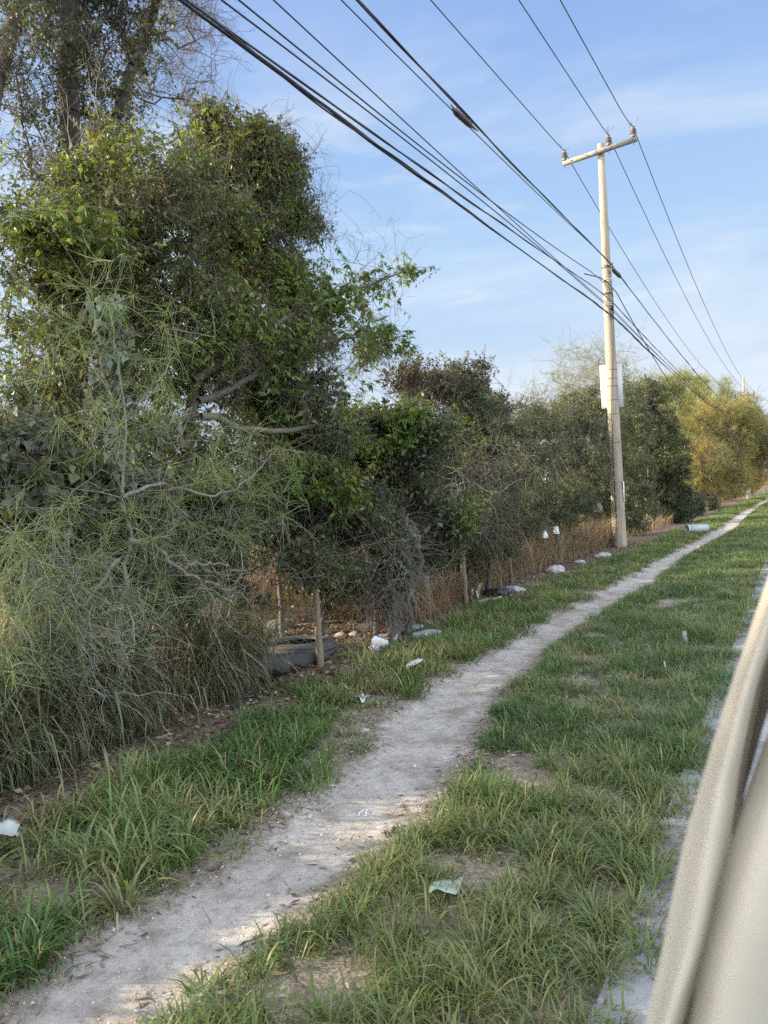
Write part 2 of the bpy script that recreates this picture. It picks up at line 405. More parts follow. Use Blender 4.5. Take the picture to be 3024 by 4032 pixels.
def skeleton(att, trunks, step=.28, tip=.0035, wob=.05):
    """grow limbs from the trunk polylines to the sampled places; returns sticks and nodes"""
    pos = []; par = []; rmin = []
    for pts, rs in trunks:
        last = -1
        for p, r in zip(pts, rs):
            pos.append(np.array(p, float)); par.append(last); rmin.append(r); last = len(pos)-1
    nt_ = len(pos)
    cap = nt_+len(att)*14
    A = np.zeros((cap, 3)); A[:nt_] = pos; hops = np.zeros(cap); n = nt_
    starts = np.array([t[0][0] for t in trunks])
    order = np.argsort(np.min(np.linalg.norm(att[:, None]-starts[None], axis=-1), 1))
    pathl = np.zeros(cap)
    for i in range(nt_):
        if par[i] >= 0: pathl[i] = pathl[par[i]]+np.linalg.norm(A[i]-A[par[i]])
    leafn = []
    for a in att[order]:
        dv = a-A[:n]; d = np.linalg.norm(dv, axis=1)
        cost = d+.18*pathl[:n]+np.where(dv[:, 2] < -.1, .5*np.abs(dv[:, 2]), 0)
        k = int(np.argmin(cost)); L = d[k]
        if L < 1e-3: continue
        m = max(1, min(12, int(L/step))); p0 = A[k].copy(); last = k
        sag = np.array([0, 0, .10*L])
        for j in range(1, m+1):
            t = j/m
            p = p0+(a-p0)*t + sag*4*t*(1-t)*.5
            if j < m: p = p+rng.normal(size=3)*wob*min(1, L)
            if n >= cap: break
            A[n] = p; par.append(last); rmin.append(0); pathl[n] = pathl[last]+np.linalg.norm(p-A[last]); last = n; n += 1
        leafn.append(last)
    A = A[:n]; par = np.array(par); rad = np.zeros(n); area = np.zeros(n)
    kids = np.zeros(n, int); 
    for i in range(n):
        if par[i] >= 0: kids[par[i]] += 1
    for i in range(n-1, -1, -1):
        if kids[i] == 0: area[i] = tip**2.3
        rad[i] = max(area[i]**(1/2.3), rmin[i])
        if par[i] >= 0: area[par[i]] += area[i]
    ids = np.where(par >= 0)[0]
    rp = np.minimum(rad[par[ids]], rad[ids]*1.6)
    rp = np.where((np.array(rmin)[ids] > 0), rad[par[ids]], rp)
    return A, par, rad, ids, rp
def leaves(mb, B, D, L, W, Nrm, col, fold=.12, droop=.18):
    """kite shaped leaves with a slight fold and a drooping tip"""
    n = len(B); D = unit(D); S_ = unit(np.cross(D, Nrm)); Nn = np.cross(S_, D)
    L = np.broadcast_to(L, (n,))[:, None]; W = np.broadcast_to(W, (n,))[:, None]
    mid = B+D*L*.42
    V = np.stack([B, mid+S_*W*.5+Nn*W*fold, B+D*L-Nn*L*droop, mid-S_*W*.5+Nn*W*fold], 1)
    F = np.arange(n*4).reshape(n, 4)
    mb.add(V.reshape(-1, 3), F, c=np.repeat(col, 4, 0))
def pal(colors, weights, n):
    colors = np.array(colors, float); k = rng.choice(len(colors), n, p=np.array(weights)/sum(weights))
    return colors[k]
def jitter(c, a=.25):
    return np.clip(c*(1+(rng.random((len(c), 1))-.5)*2*a)*(1+(rng.random((len(c), 3))-.5)*.2), 0.004, .9)
def twigs(lb, sb, pts, nodes, K=12, L=.07, ratio=.45, tl=.35, colors=None, weights=None, droop=.35, spread=.9, stem=(.09, .075, .055), sr=.0022, maxd=.9, up=.15, compound=0, patch=1.2, center=None):
    """leafy twigs that end near the sampled places, each tied to the nearest limb"""
    n = len(pts); near = np.empty(n, int)
    nodes32 = nodes.astype(np.float32)
    for i in range(0, n, 2000):
        q = pts[i:i+2000].astype(np.float32); near[i:i+2000] = np.argmin(((q[:, None]-nodes32[None])**2).sum(-1), 1)
    a = nodes[near]; d = np.linalg.norm(pts-a, axis=1); ok = d < maxd
    pts, a, d = pts[ok], a[ok], d[ok]; n = len(pts)
    if n == 0: return
    dr = unit(pts-a+1e-4)
    dr = unit(dr+rng.normal(size=(n, 3))*.45+np.array([0, 0, up]))
    tls = tl*(.6+.8*rng.random(n))
    e = pts; s0 = e-dr*tls[:, None]
    # stem: limb -> start -> end, bowed
    if sb is not None:
        mid = (s0+e)/2+np.array([0, 0, .04])*tls[:, None]
        prism(sb, a, s0, sr*1.4, sr*1.2, 3, stem); prism(sb, s0, mid, sr*1.2, sr, 3, stem); prism(sb, mid, e, sr, sr*.6, 3, stem)
    t = (np.arange(K)+.6)/K
    base = s0[:, None]+(e-s0)[:, None]*t[None, :, None]+np.array([0, 0, .04])*(4*t*(1-t))[None, :, None]*tls[:, None, None]*.5
    side = unit(np.cross(dr, rng.normal(size=(n, 3))))
    alt = np.where(np.arange(K) % 2 == 0, 1., -1.)
    rot = rng.normal(size=(n, K, 3))*.45
    D = dr[:, None]*.55+side[:, None]*alt[None, :, None]*spread+rot-np.array([0, 0, droop])
    D = unit(D)
    base = base.reshape(-1, 3); D = D.reshape(-1, 3)
    ccol = np.repeat(pal(colors, weights, n) if patch <= 0 else patchy(colors, weights, pts, patch), K, 0)
    if compound:
        m = compound; th = (np.arange(m)-(m-1)/2)/max(1, (m-1)/2)
        sd_ = unit(np.cross(D, np.array([0, 0, 1.])+rng.normal(size=D.shape)*.2))
        D2 = unit(D[:, None]*(1.0-.35*np.abs(th))[None, :, None]+sd_[:, None]*th[None, :, None]*.85+rng.normal(size=(len(D), m, 3))*.12)
        pb = base[:, None]+D[:, None]*L*.45*(1-np.abs(th))[None, :, None]*.8
        base = pb.reshape(-1, 3); D = D2.reshape(-1, 3); ccol = np.repeat(ccol, m, 0)
    q = len(base)
    keep = rng.random(q) < .93
    base, D, ccol = base[keep], D[keep], ccol[keep]; q = len(base)
    Ls = L*(.6+.7*rng.random(q))
    Nn = np.array([0, 0, 1.])+rng.normal(size=(q, 3))*.55
    leaves(lb, base, D, Ls, Ls*ratio*(.8+.4*rng.random(q)), Nn, jitter(ccol))
def patchy(colors, weights, pts, s):
    """each colour keeps to its own patches of the crown, with strays"""
    v = noise3(pts, s, 3.3)*.75+rng.random(len(pts))*.25
    r = np.argsort(np.argsort(v))/len(v); cw = np.cumsum(weights)/sum(weights)
    return np.array(colors, float)[np.minimum(np.searchsorted(cw, r), len(colors)-1)]
def stems_mesh(mb, A, par, rad, ids, rp, col=(.10, .085, .065), k=5):
    c = np.array(col)*np.clip(.75+.5*rng.random((len(ids), 1)), 0, 2)
    prism(mb, A[par[ids]], A[ids], rp, rad[ids], k, c)
def tangle(mb, blobs, n, L, r, col, sag=.6, seg=7):
    """thin dead vines, curling and hanging"""
    p = sample(blobs, n, .7); d = unit(rng.normal(size=(n, 3))*np.array([1, 1, .8])); c = np.array(col)*(.6+.8*rng.random((n, 1)))
    Ls = L*(.5+rng.random(n))[:, None]/seg
    for i in range(seg):
        d = unit(d+rng.normal(size=(n, 3))*.45-np.array([0, 0, sag*.25])); q = p+d*Ls; q[:, 2] = np.maximum(q[:, 2], .02)
        prism(mb, p, q, r*(1-.08*i), r*(1-.08*(i+1)), 3, c); p = q
def bare_twigs(mb, A, ids, n, col, L=.5, r=.004, gens=4, up=.25):
    """leafless forking twigs on outer nodes"""
    p = A[rng.choice(ids, n)]; d = unit(rng.normal(size=(n, 3))+np.array([0, 0, up]))
    for g in range(gens):
        m = len(p); l = L*(.55**g)*(.6+.8*rng.random(m))[:, None]; rr = r*.62**g
        q1 = p+d*l*.5+rng.normal(size=(m, 3))*.03*L*.6**g; d1 = unit(d+rng.normal(size=(m, 3))*.3+np.array([0, 0, .12])); q2 = q1+d1*l*.5
        prism(mb, p, q1, rr, rr*.85, 3, col); prism(mb, q1, q2, rr*.85, rr*.65, 3, col)
        a_ = unit(d1+rng.normal(size=(m, 3))*.55); b_ = unit(d1+rng.normal(size=(m, 3))*.65); c_ = unit(d+rng.normal(size=(m, 3))*.6)
        p = np.concatenate([q2, q2, q1]); d = np.concatenate([a_, b_, c_])
def fans(mb, centers, mains, n, L, col, w=.0042, seg=6, droop=.5, spread=.75):
    """sprays of long thread-like green leaf stalks"""
    m = len(centers); P = np.repeat(centers, n, 0); q = len(P)
    Dm = np.repeat(mains, n, 0); D = unit(Dm+rng.normal(size=(q, 3))*spread)
    P = P-np.repeat(unit(mains), n, 0)*(rng.random((q, 1))*.09)
    Ls = (L*(.45+.75*rng.random(q)))[:, None]/seg; side = unit(np.cross(D, rng.normal(size=(q, 3))))
    c = jitter(np.repeat(np.asarray(col, float)[None] if np.ndim(col) == 1 else np.repeat(col, n, 0), q if np.ndim(col) == 1 else 1, 0), .3)
    V = []; curl = rng.normal(size=(q, 3))*.13; g = droop*(.5+rng.random((q, 1)))
    for i in range(seg+1):
        ww = w*(1-.55*i/seg)
        V += [P+side*ww*.5, P-side*ww*.5]
        D = unit(D+curl-np.array([0, 0, .16])*g); P = P+D*Ls
    V = np.stack(V, 1); F = np.array([[2*i, 2*i+1, 2*i+3, 2*i+2] for i in range(seg)])
    mb.add(V.reshape(-1, 3), (np.arange(q)[:, None, None]*(2*seg+2)+F[None]).reshape(-1, 4), c=np.repeat(c, 2*seg+2, 0))
def blades(mb, x, y, z, L, w, az_, a0, bend, col, seg=4):
    """arching grass blades; a0 the lean at the root, bend the lean added towards the tip"""
    n = len(x); h = np.stack([np.cos(az_), np.sin(az_), np.zeros(n)], -1); s = np.stack([-np.sin(az_), np.cos(az_), np.zeros(n)], -1)
    P = np.stack([x, y, z], -1); V = []
    for i in range(seg+1):
        t = i/seg; ww = (w*(np.sin(min(1, t*1.6+.35)*np.pi*.5) if t < .6 else (1-t)/.4*.95+.04))[:, None]
        V += [P+s*ww*.5, P-s*ww*.5]
        a = a0+bend*t*(1.15 if t > .5 else .85); P = P+(h*np.sin(a)[:, None]+np.array([0, 0, 1.])*np.cos(a)[:, None])*(L/seg)[:, None]
        P[:, 2] = np.maximum(P[:, 2], z-.01)
    V = np.stack(V, 1); F = np.array([[2*i, 2*i+1, 2*i+3, 2*i+2] for i in range(seg)])
    mb.add(V.reshape(-1, 3), (np.arange(n)[:, None, None]*(2*seg+2)+F[None]).reshape(-1, 4), c=np.repeat(col, 2*seg+2, 0))

# colours (albedo)
BRIGHT = [(.13, .18, .04), (.165, .21, .055), (.095, .13, .035), (.20, .215, .09)]
MIDG = [(.085, .105, .042), (.115, .135, .055), (.062, .077, .037), (.15, .16, .08)]
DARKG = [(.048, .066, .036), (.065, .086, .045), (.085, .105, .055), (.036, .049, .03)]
GREY = [(.085, .105, .07), (.115, .135, .095), (.065, .08, .054), (.15, .165, .125)]
PURP = [(.06, .04, .035), (.045, .04, .028), (.085, .055, .04), (.04, .06, .025)]
BROWN = [(.16, .115, .075), (.125, .095, .06), (.20, .15, .09), (.11, .115, .05)]
FEATH = [(.22, .265, .11), (.27, .295, .14), (.18, .225, .10), (.28, .28, .19)]
DEADV = (.13, .115, .095)

def shrub(name, label, cat, base, blobs, trunks, n_att, calls, group=None, tang=None, bare=None, stemc=(.10, .085, .065), part=('stems', 'foliage'), step=.28, tip=.0035, thr=.0, k=5):
    """one plant: limbs grown from its trunks plus leafy twigs. calls: list of (blobs, n_twigs, keyword arguments)"""
    t = thing(name, label, cat, base, group)
    att = sample(blobs, n_att, .8)
    A, par, rad, ids, rp = skeleton(att, trunks, step, tip)
    sb, lb = MB(), MB()
    stems_mesh(sb, A, par, rad, ids, rp, stemc, k)
    if tang:
        for tb, tn, tL, tr, tcx in tang: tangle(sb, tb, tn, tL, tr, tcx)
    if bare:
        for kw in bare: bare_twigs(sb, A, kw.pop('ids')(A, ids), **kw)
    for bl, nn, kw in calls:
        kw = dict(kw); th = kw.pop('thr', thr); sc = kw.pop('scale', 1.6); sh = kw.pop('shell', .55); st = kw.pop('stems', True)
        twigs(lb, sb if st else None, sample(bl, nn, sh, sc, th, len(label)*.31), A, **kw)
    sb.build(part[0], BARK, t, base, smooth=True); lb.build(part[1], LEAF, t, base)
    return t, A, ids
def wobble(p0, p1, n, w, r0, r1):
    p0, p1 = np.array(p0, float), np.array(p1, float); t = np.linspace(0, 1, n)[:, None]
    pts = p0+(p1-p0)*t; pts[1:] += rng.normal(size=(n-1, 3))*w*np.array([1, 1, .2]); return pts, np.linspace(r0, r1, n)
def path_px(pxs, x, rs):
    P = np.array([onx(u, v, x) for u, v in pxs]); t = np.linspace(0, 1, len(P)); tt = np.linspace(0, 1, len(P)*4)
    Q = np.stack([np.interp(tt, t, P[:, i]) for i in range(3)], -1); Q[1:-1] += rng.normal(size=(len(Q)-2, 3))*.012
    return Q, np.interp(tt, np.linspace(0, 1, len(rs)), rs)

# ------------------------------------------------------------------ the tall trees at the back
bx = -8.2
tp, tr_ = path_px([(300, 1900), (290, 900), (285, 560), (262, 300), (275, 0), (285, -300), (270, -600)], bx, (.17, .14, .125, .12, .105, .08, .05))
tp[0, 2] = -.1
l1, lr1 = path_px([(480, 640), (450, 480), (500, 330), (560, 190), (620, 0), (680, -250)], bx+.2, (.07, .075, .075, .07, .06, .04))
l0, lr0 = path_px([(290, 1000), (400, 800), (480, 640)], bx+.1, (.09, .085, .07))
bl = [Blob(150, 330, 210, 380, bx, 1.2), Blob(480, 250, 270, 380, bx, 1.2), Blob(300, 620, 330, 240, bx, 1.1), Blob(250, -200, 500, 300, bx, 1.3)]
att_r = [Blob(690, 180, 170, 230, bx-.2, .8), Blob(760, 60, 150, 180, bx-.2, .6)]
base = (tp[0][0], tp[0][1], 0)
t = thing('tall_tree', 'tall dark-trunked tree with thin vine-hung crown rising behind the leafy thicket', 'tree', base)
A, par, rad, ids, rp = skeleton(np.concatenate([sample(bl, 300, .8), sample(att_r, 90, .9)]), [(tp, tr_), (np.concatenate([l0, l1]), np.concatenate([lr0, lr1]))], .3, .004, .07)
sb, lb = MB(), MB()
stems_mesh(sb, A, par, rad, ids, rp, (.028, .022, .018), 7)
prism(sb, tp[:-1], tp[1:], tr_[:-1]*1.02, tr_[1:]*1.02, 9, (.017, .013, .011))
far_ids = ids[rad[ids] < .012]
right = np.array([i for i in far_ids if np.dot(A[i]-CC, CR)/np.dot(A[i]-CC, fwd)*FPX+PW/2 > 560])
bare_twigs(sb, A, far_ids, 260, (.09, .075, .06), .34, .0042, 4)
bare_twigs(sb, A, right, 160, (.12, .10, .085), .40, .005, 4)
twigs(lb, sb, sample(bl, 2300, .6, 1.5, .54, 2.), A, K=9, L=.055, ratio=.62, tl=.4, colors=[(.045, .06, .03), (.075, .095, .045), (.03, .04, .022), (.10, .075, .05)], weights=[3, 3, 2, 1], droop=.6, up=-.3, stem=(.075, .06, .05))
# the second limb is wrapped in vine
vp = np.concatenate([l1]*8)+rng.normal(size=(len(l1)*8, 3))*np.array([.13, .13, .1]); vp = np.concatenate([vp, vp+rng.normal(size=vp.shape)*.1])
twigs(lb, None, vp, A, K=7, L=.06, ratio=.8, tl=.2, colors=MIDG, weights=[2, 3, 1, 2], droop=.8, up=-.4)
sb.build('trunk', BARK, t, base, smooth=True); lb.build('crown', LEAF, t, base)
# leaning trunk that cuts the upper corner
q, qr = path_px([(-330, 1700), (-160, 900), (0, 250), (85, 0), (150, -250)], -8.6, (.15, .13, .115, .10, .07)); q[0, 2] = -.1
bl = [Blob(30, 120, 190, 300, -8.6, .8), Blob(160, -200, 300, 220, -8.6, .9)]
shrub('leaning_tree', 'leaning brown trunk crossing the upper corner beside the tall dark trunk, sparse small leaves', 'tree', (q[0][0], q[0][1], 0), bl, [(q, qr)], 90,
      [(bl, 420, dict(K=8, L=.05, ratio=.6, tl=.4, colors=MIDG, weights=[2, 2, 2, 1], droop=.5, thr=.45))],
      bare=[dict(ids=lambda A, i: i[-300:], n=70, col=(.09, .075, .06), L=.4, r=.0045)], part=('trunk', 'crown'), stemc=(.09, .07, .055), k=8)

# ------------------------------------------------------------------ the big leafy thicket tree
mx = -6.0
blM = [Blob(190, 1010, 300, 330, mx, 1.0, .8), Blob(560, 840, 400, 260, mx, 1.2, 1.2), Blob(930, 720, 300, 235, mx, 1.2, 1.2), Blob(1040, 960, 270, 300, mx, 1.2), Blob(620, 1270, 480, 300, mx+.2, 1.2),
       Blob(1010, 1370, 270, 230, mx+.3, 1.0, .8), Blob(120, 1500, 220, 330, mx-.2, .9, .35), Blob(330, 1800, 300, 350, mx, .9, .8), Blob(760, 1720, 360, 260, mx+.1, 1.0, .8)]
tb = onx(520, 2500, mx+.1); g0 = np.array([tb[0], tb[1], -.05])
trk = [wobble(g0, onx(480, 1650, mx), 8, .03, .09, .07), wobble(onx(480, 1650, mx), onx(560, 900, mx), 8, .05, .065, .03), wobble(onx(480, 1650, mx), onx(860, 1000, mx), 8, .05, .06, .03),
       wobble(g0+np.array([-.1, .35, 0]), onx(780, 1500, mx), 8, .04, .07, .055), wobble(onx(780, 1500, mx), onx(1000, 760, mx), 8, .05, .05, .02), wobble(g0+np.array([-.2, -.4, 0]), onx(200, 1300, mx), 8, .05, .07, .04)]
shrub('thicket_tree', 'broad bright-green thicket tree with a rounded russet-topped crown under the thick cable bundle', 'tree', tuple(g0), blM, trk, 430,
      [(blM, 7000, dict(K=9, L=.066, ratio=.40, tl=.34, colors=BRIGHT+MIDG[:2], weights=[3, 3, 3, 1, 3, 3], droop=.45, thr=.47, scale=2.6, patch=2.6)),
       (blM, 2800, dict(K=11, L=.048, ratio=.6, tl=.3, colors=DARKG+MIDG+BROWN[:1], weights=[2, 3, 3, 1, 2, 3, 2, 1, 2], droop=.5, thr=.36, shell=.9, patch=2.6)),
       ([blM[2], blM[3], Blob(1050, 620, 200, 130, mx+.3, .7), Blob(560, 800, 300, 110, mx+.7, .5)], 2300, dict(K=12, L=.034, ratio=.6, tl=.28, colors=BROWN, weights=[3, 2, 2, 2], droop=.4, thr=.42, shell=.4, patch=2., maxd=1.1)),
       ([Blob(280, 930, 230, 170, mx+.7, .5), Blob(720, 1260, 300, 190, mx+.7, .5), Blob(1030, 830, 190, 230, mx+.6, .5), Blob(880, 560, 200, 90, mx+.4, .5), Blob(480, 640, 230, 90, mx+.5, .5), Blob(1120, 1180, 160, 200, mx+.7, .4), Blob(150, 1350, 160, 200, mx+.6, .4)], 800, dict(K=4, L=.072, ratio=.38, tl=.35, compound=5, colors=BRIGHT, weights=[2, 4, 1, 2], droop=.5, thr=.5, maxd=1.3))],
      bare=[dict(ids=lambda A, i: i[(A[i][:, 2] > 4.9)], n=170, col=(.15, .13, .105), L=.40, r=.0045, up=.7)],
      tang=[(blM, 1100, .9, .003, (.17, .145, .11))], part=('trunk', 'crown'), step=.25)

# long bright sprays that arch over towards the pole
sx = -5.1
blS = [Blob(1340, 1240, 190, 210, sx, .7), Blob(1490, 1120, 130, 90, sx, .5), Blob(1600, 1060, 70, 60, sx, .3), Blob(1500, 1370, 140, 130, sx, .5), Blob(1230, 1600, 300, 150, sx, .7, 1.3), Blob(1500, 1680, 260, 120, sx+.1, .6, 1.2), Blob(1100, 1450, 200, 200, sx-.2, .7), Blob(1210, 1900, 240, 160, sx, .6, .8)]
sbase = onx(700, 2500, sx-.4); sbase[2] = -.05
trk = [wobble(sbase, onx(760, 1500, sx-.3), 8, .03, .075, .05), path_px([(760, 1500), (1000, 1330), (1250, 1180), (1500, 1110), (1640, 1040)], sx, (.045, .035, .025, .014, .006)),
       path_px([(790, 1640), (1050, 1700), (1350, 1670), (1620, 1600), (1800, 1600)], sx+.1, (.04, .032, .024, .015, .006)), path_px([(780, 1580), (1060, 1460), (1330, 1330), (1560, 1330)], sx, (.04, .03, .018, .006))]
shrub('arching_tree', 'slender tree arching long branches of fresh green drooping leaflets over the dark shrub', 'tree', tuple(sbase), blS, trk, 170,
      [(blS, 620, dict(K=4, L=.095, ratio=.40, tl=.42, compound=5, colors=[(.11, .175, .035), (.14, .205, .045), (.085, .14, .035), (.17, .21, .07)], weights=[3, 3, 2, 1], droop=.75, thr=.42, scale=1.5, up=.1, maxd=1.2)),
       ([blS[4], blS[5], blS[7], Blob(1280, 1520, 230, 110, sx, .5)], 520, dict(K=4, L=.085, ratio=.40, tl=.40, compound=5, colors=[(.10, .15, .04), (.13, .18, .05), (.075, .115, .035), (.06, .09, .035)], weights=[3, 2, 3, 3], droop=.75, thr=.40, maxd=1.3)),
       (blS, 620, dict(K=8, L=.055, ratio=.45, tl=.35, colors=BRIGHT+MIDG, weights=[2, 2, 2, 1, 2, 2, 2, 1], droop=.6, thr=.36))],
      bare=[dict(ids=lambda A, i: i[-500:], n=170, col=(.12, .10, .08), L=.45, r=.0042, up=.5)], part=('trunk', 'crown'), step=.22)

# dark leafy mass under them, with the gap where the tyre lies
ux = -5.55
blU = [Blob(1330, 2230, 210, 130, ux+.3, .5, 1.2), Blob(1020, 2220, 200, 110, ux+.1, .5), Blob(1080, 2010, 260, 200, ux, .7, 1.2), Blob(1330, 2060, 200, 210, ux, .7, 1.2), Blob(1250, 2250, 140, 130, ux+.4, .4, .8), Blob(950, 2250, 160, 160, ux, .5), Blob(1400, 1880, 220, 150, ux, .7), Blob(1150, 1760, 260, 130, ux+.1, .6, 1.3), Blob(1380, 1700, 150, 110, ux, .5), Blob(760, 2080, 230, 220, ux, .6)]
blU = blU+[Blob(1220, 2220, 170, 110, -4.3, .25, 2.6), Blob(1380, 2260, 110, 110, -4.6, .3, 1.6)]; b0 = gnd(1130, 2560); b0[2] = -.03
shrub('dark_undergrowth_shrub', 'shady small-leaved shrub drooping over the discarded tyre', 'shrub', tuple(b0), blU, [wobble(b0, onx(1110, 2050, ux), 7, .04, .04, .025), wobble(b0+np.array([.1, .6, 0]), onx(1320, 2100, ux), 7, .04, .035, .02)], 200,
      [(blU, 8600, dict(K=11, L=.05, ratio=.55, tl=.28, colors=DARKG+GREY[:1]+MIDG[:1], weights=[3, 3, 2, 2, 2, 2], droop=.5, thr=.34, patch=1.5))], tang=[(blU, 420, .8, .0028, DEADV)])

# broad-leaved creeper over the near end, one blade of it silvery
cx_ = -5.0
blC = [Blob(620, 2330, 230, 130, cx_+.15, .3, .8), Blob(330, 2520, 260, 130, cx_+.2, .25, .6), Blob(130, 1990, 260, 230, cx_, .5, 1.3), Blob(420, 2030, 300, 220, cx_, .5, 1.2), Blob(60, 1720, 140, 130, cx_-.2, .4, .5), Blob(330, 2250, 380, 130, cx_, .4), Blob(700, 2050, 230, 200, cx_-.1, .5)]
b0 = onx(200, 2780, cx_); b0[2] = -.03
shrub('broadleaf_creeper', 'creeper of broad dull-green leaves matted behind the thread-leaved shrub', 'creeper', tuple(b0), blC,
      [wobble(b0, onx(150, 1950, cx_), 8, .06, .03, .02), wobble(b0+np.array([0, .5, 0]), onx(470, 2000, cx_), 8, .06, .03, .02)], 170,
      [(blC, 3400, dict(K=6, L=.085, ratio=.78, tl=.26, colors=GREY[:3]+MIDG[:3], weights=[3, 2, 3, 3, 2, 3], droop=.8, thr=.33, up=-.1)), (blC, 1500, dict(K=8, L=.05, ratio=.5, tl=.25, colors=MIDG+BRIGHT[:2], weights=[2, 2, 1, 2, 2, 2], droop=.6))],
      tang=[(blC, 500, .8, .003, DEADV)])
vx = -4.75
blV = [Blob(420, 1240, 100, 80, vx, .2), Blob(430, 1450, 110, 120, vx, .2), Blob(425, 1620, 80, 180, vx, .2, 1.6), Blob(450, 1790, 90, 120, vx, .2), Blob(590, 1700, 140, 130, vx, .25, .6), Blob(560, 1950, 150, 130, vx, .25, .7)]
b0 = onx(440, 2880, vx); b0[2] = -.03
shrub('silvery_vine', 'vine of pale silvery-green heart-shaped leaves hanging in a column on the thread-leaved shrub', 'vine', tuple(b0), blV, [path_px([(440, 2880), (460, 2300), (445, 1900), (440, 1500), (440, 1330), (445, 1230)], vx, (.014, .013, .012, .010, .008, .006))], 60,
      [(blV, 270, dict(K=5, L=.088, ratio=.62, tl=.22, colors=[(.155, .19, .135), (.13, .165, .115), (.19, .22, .165), (.10, .135, .075)], weights=[3, 3, 2, 1], droop=1.0, up=-.3, thr=.30, stem=(.2, .2, .16), sr=.0028))], stemc=(.17, .16, .13))

# ------------------------------------------------------------------ thread-leaved shrub in front
fx = -4.45
fan_px = [(350, 1150), (450, 1185), (300, 1290), (640, 1310), (700, 1360), (600, 1420), (440, 1570), (620, 1650), (240, 1660), (560, 1560), (660, 1480), (800, 1905), (380, 2055), (120, 2180), (200, 2370), (280, 2400), (420, 2330), (480, 2350), (560, 2300), (860, 2180), (780, 2060), (910, 2000), (1000, 1950), (1050, 1900), (650, 1930),
          (300, 2480), (320, 2570), (350, 2630), (440, 2350), (100, 2750), (40, 2850), (10, 2290), (60, 2120), (160, 1900), (1090, 1760), (960, 1800), (880, 1690), (60, 2950), (20, 3020), (130, 2870), (520, 2030), (330, 2200), (700, 2010), (790, 2360), (360, 2690), (0, 2650), (930, 1930), (90, 2420), (250, 1980), (180, 2560), (1010, 1700), (820, 1800), (690, 1830), (480, 1740), (1160, 1860), (1120, 2010), (960, 2110), (700, 2180), (610, 2120), (230, 2700), (420, 2560), (500, 2480), (150, 2650), (60, 2560), (270, 2850), (180, 2760), (560, 2420), (640, 2300), (20, 2420), (210, 2260), (310, 2330), (400, 2740), (90, 2950), (650, 2400), (30, 2180)]
FC = []
for u, v in fan_px:
    x_ = fx+rng.normal()*.12 if v > 1000 else -5.2
    FC.append(onx(u+rng.normal()*12, v+rng.normal()*12, x_))
FC = np.array(FC)
b0 = onx(470, 2890, fx); b0[2] = -.03
trk = [path_px([(455, 2900), (470, 2500), (510, 2130), (480, 1950), (500, 1600), (445, 1340)], fx, (.030, .026, .021, .015, .010, .005)),
       path_px([(500, 2130), (600, 2130), (690, 2230), (800, 2290), (835, 2350), (845, 2450), (828, 2510)], fx+.15, (.024, .022, .02, .017, .011, .008, .004)),
       path_px([(705, 2235), (760, 2222), (860, 2222), (930, 2250), (1000, 2262)], fx+.15, (.014, .013, .011, .008, .004)),
       path_px([(805, 2290), (900, 2320), (960, 2350), (1060, 2480)], fx+.17, (.013, .011, .008, .004)),
       path_px([(470, 2200), (330, 2390), (240, 2375), (215, 2380)], fx+.1, (.016, .012, .009, .005)), path_px([(230, 2380), (300, 2520), (350, 2600), (360, 2700), (290, 2720)], fx+.1, (.010, .008, .006, .004, .002)),
       path_px([(480, 1960), (640, 1900), (830, 1960), (960, 1900), (1100, 1760)], fx+.05, (.02, .016, .012, .009, .005)), path_px([(495, 1600), (590, 1560), (650, 1470), (690, 1370)], fx, (.012, .010, .008, .004)),
       path_px([(300, 2390), (350, 2490), (380, 2560), (360, 2620)], fx+.1, (.009, .007, .005, .003))]
t = thing('threadleaf_shrub', 'wispy pale-green shrub with thread-like leaf sprays and bare grey branches in front of the thicket', 'shrub', tuple(b0))
A, par, rad, ids, rp = skeleton(FC, trk, .18, .0032, .05)
sb, lb = MB(), MB()
stems_mesh(sb, A, par, rad*.8, ids, rp*.8, (.17, .155, .13), 6)
bare_twigs(sb, A, ids[(A[ids][:, 2] < 1.9)], 130, (.24, .225, .19), .30, .0032, 3, -.5)
tangle(sb, [Blob(330, 2420, 330, 260, fx-.1, .25), Blob(120, 2250, 220, 220, fx-.15, .2), Blob(250, 2720, 260, 160, fx-.05, .2)], 380, .55, .0026, (.25, .235, .20), 1.2)
out_dir = unit(np.array([.55, -.55, .12]))
mains = unit(np.repeat(out_dir[None], len(FC), 0)+rng.normal(size=(len(FC), 3))*.5)
fans(lb, FC, mains, 28, .38, FEATH[0], .0044, 7, .85, .7)
ex = FC[rng.integers(0, len(FC), 150)]+rng.normal(size=(150, 3))*np.array([.12, .3, .26])
ex[:, 2] = np.maximum(ex[:, 2], .25)
dn = np.argmin(((ex[:, None]-A[None])**2).sum(-1), 1); prism(sb, A[dn], ex, .0032, .0022, 4, (.20, .2, .14))
fans(lb, ex, unit(np.repeat(out_dir[None], 150, 0)+rng.normal(size=(150, 3))*.8), 15, .33, FEATH[2], .0038, 7, .6, .7)
lo = FC[(FC[:, 2] < 1.75) & (FC[:, 2] > .85)]; fans(lb, lo, unit(np.repeat(out_dir[None], len(lo), 0)+rng.normal(size=(len(lo), 3))*.45+np.array([0, 0, .15])), 17, .44, FEATH[1], .0042, 7, 1.1, .75)
lo2 = lo[rng.integers(0, len(lo), 36)]+rng.normal(size=(36, 3))*np.array([.1, .28, .2]); lo2[:, 2] = np.maximum(lo2[:, 2], .3); dn = np.argmin(((lo2[:, None]-A[None])**2).sum(-1), 1); prism(sb, A[dn], lo2, .003, .002, 4, (.22, .21, .16))
fans(lb, lo2, unit(np.repeat(out_dir[None], 36, 0)+rng.normal(size=(36, 3))*.6), 13, .38, FEATH[0], .0040, 7, 1.2, .75)
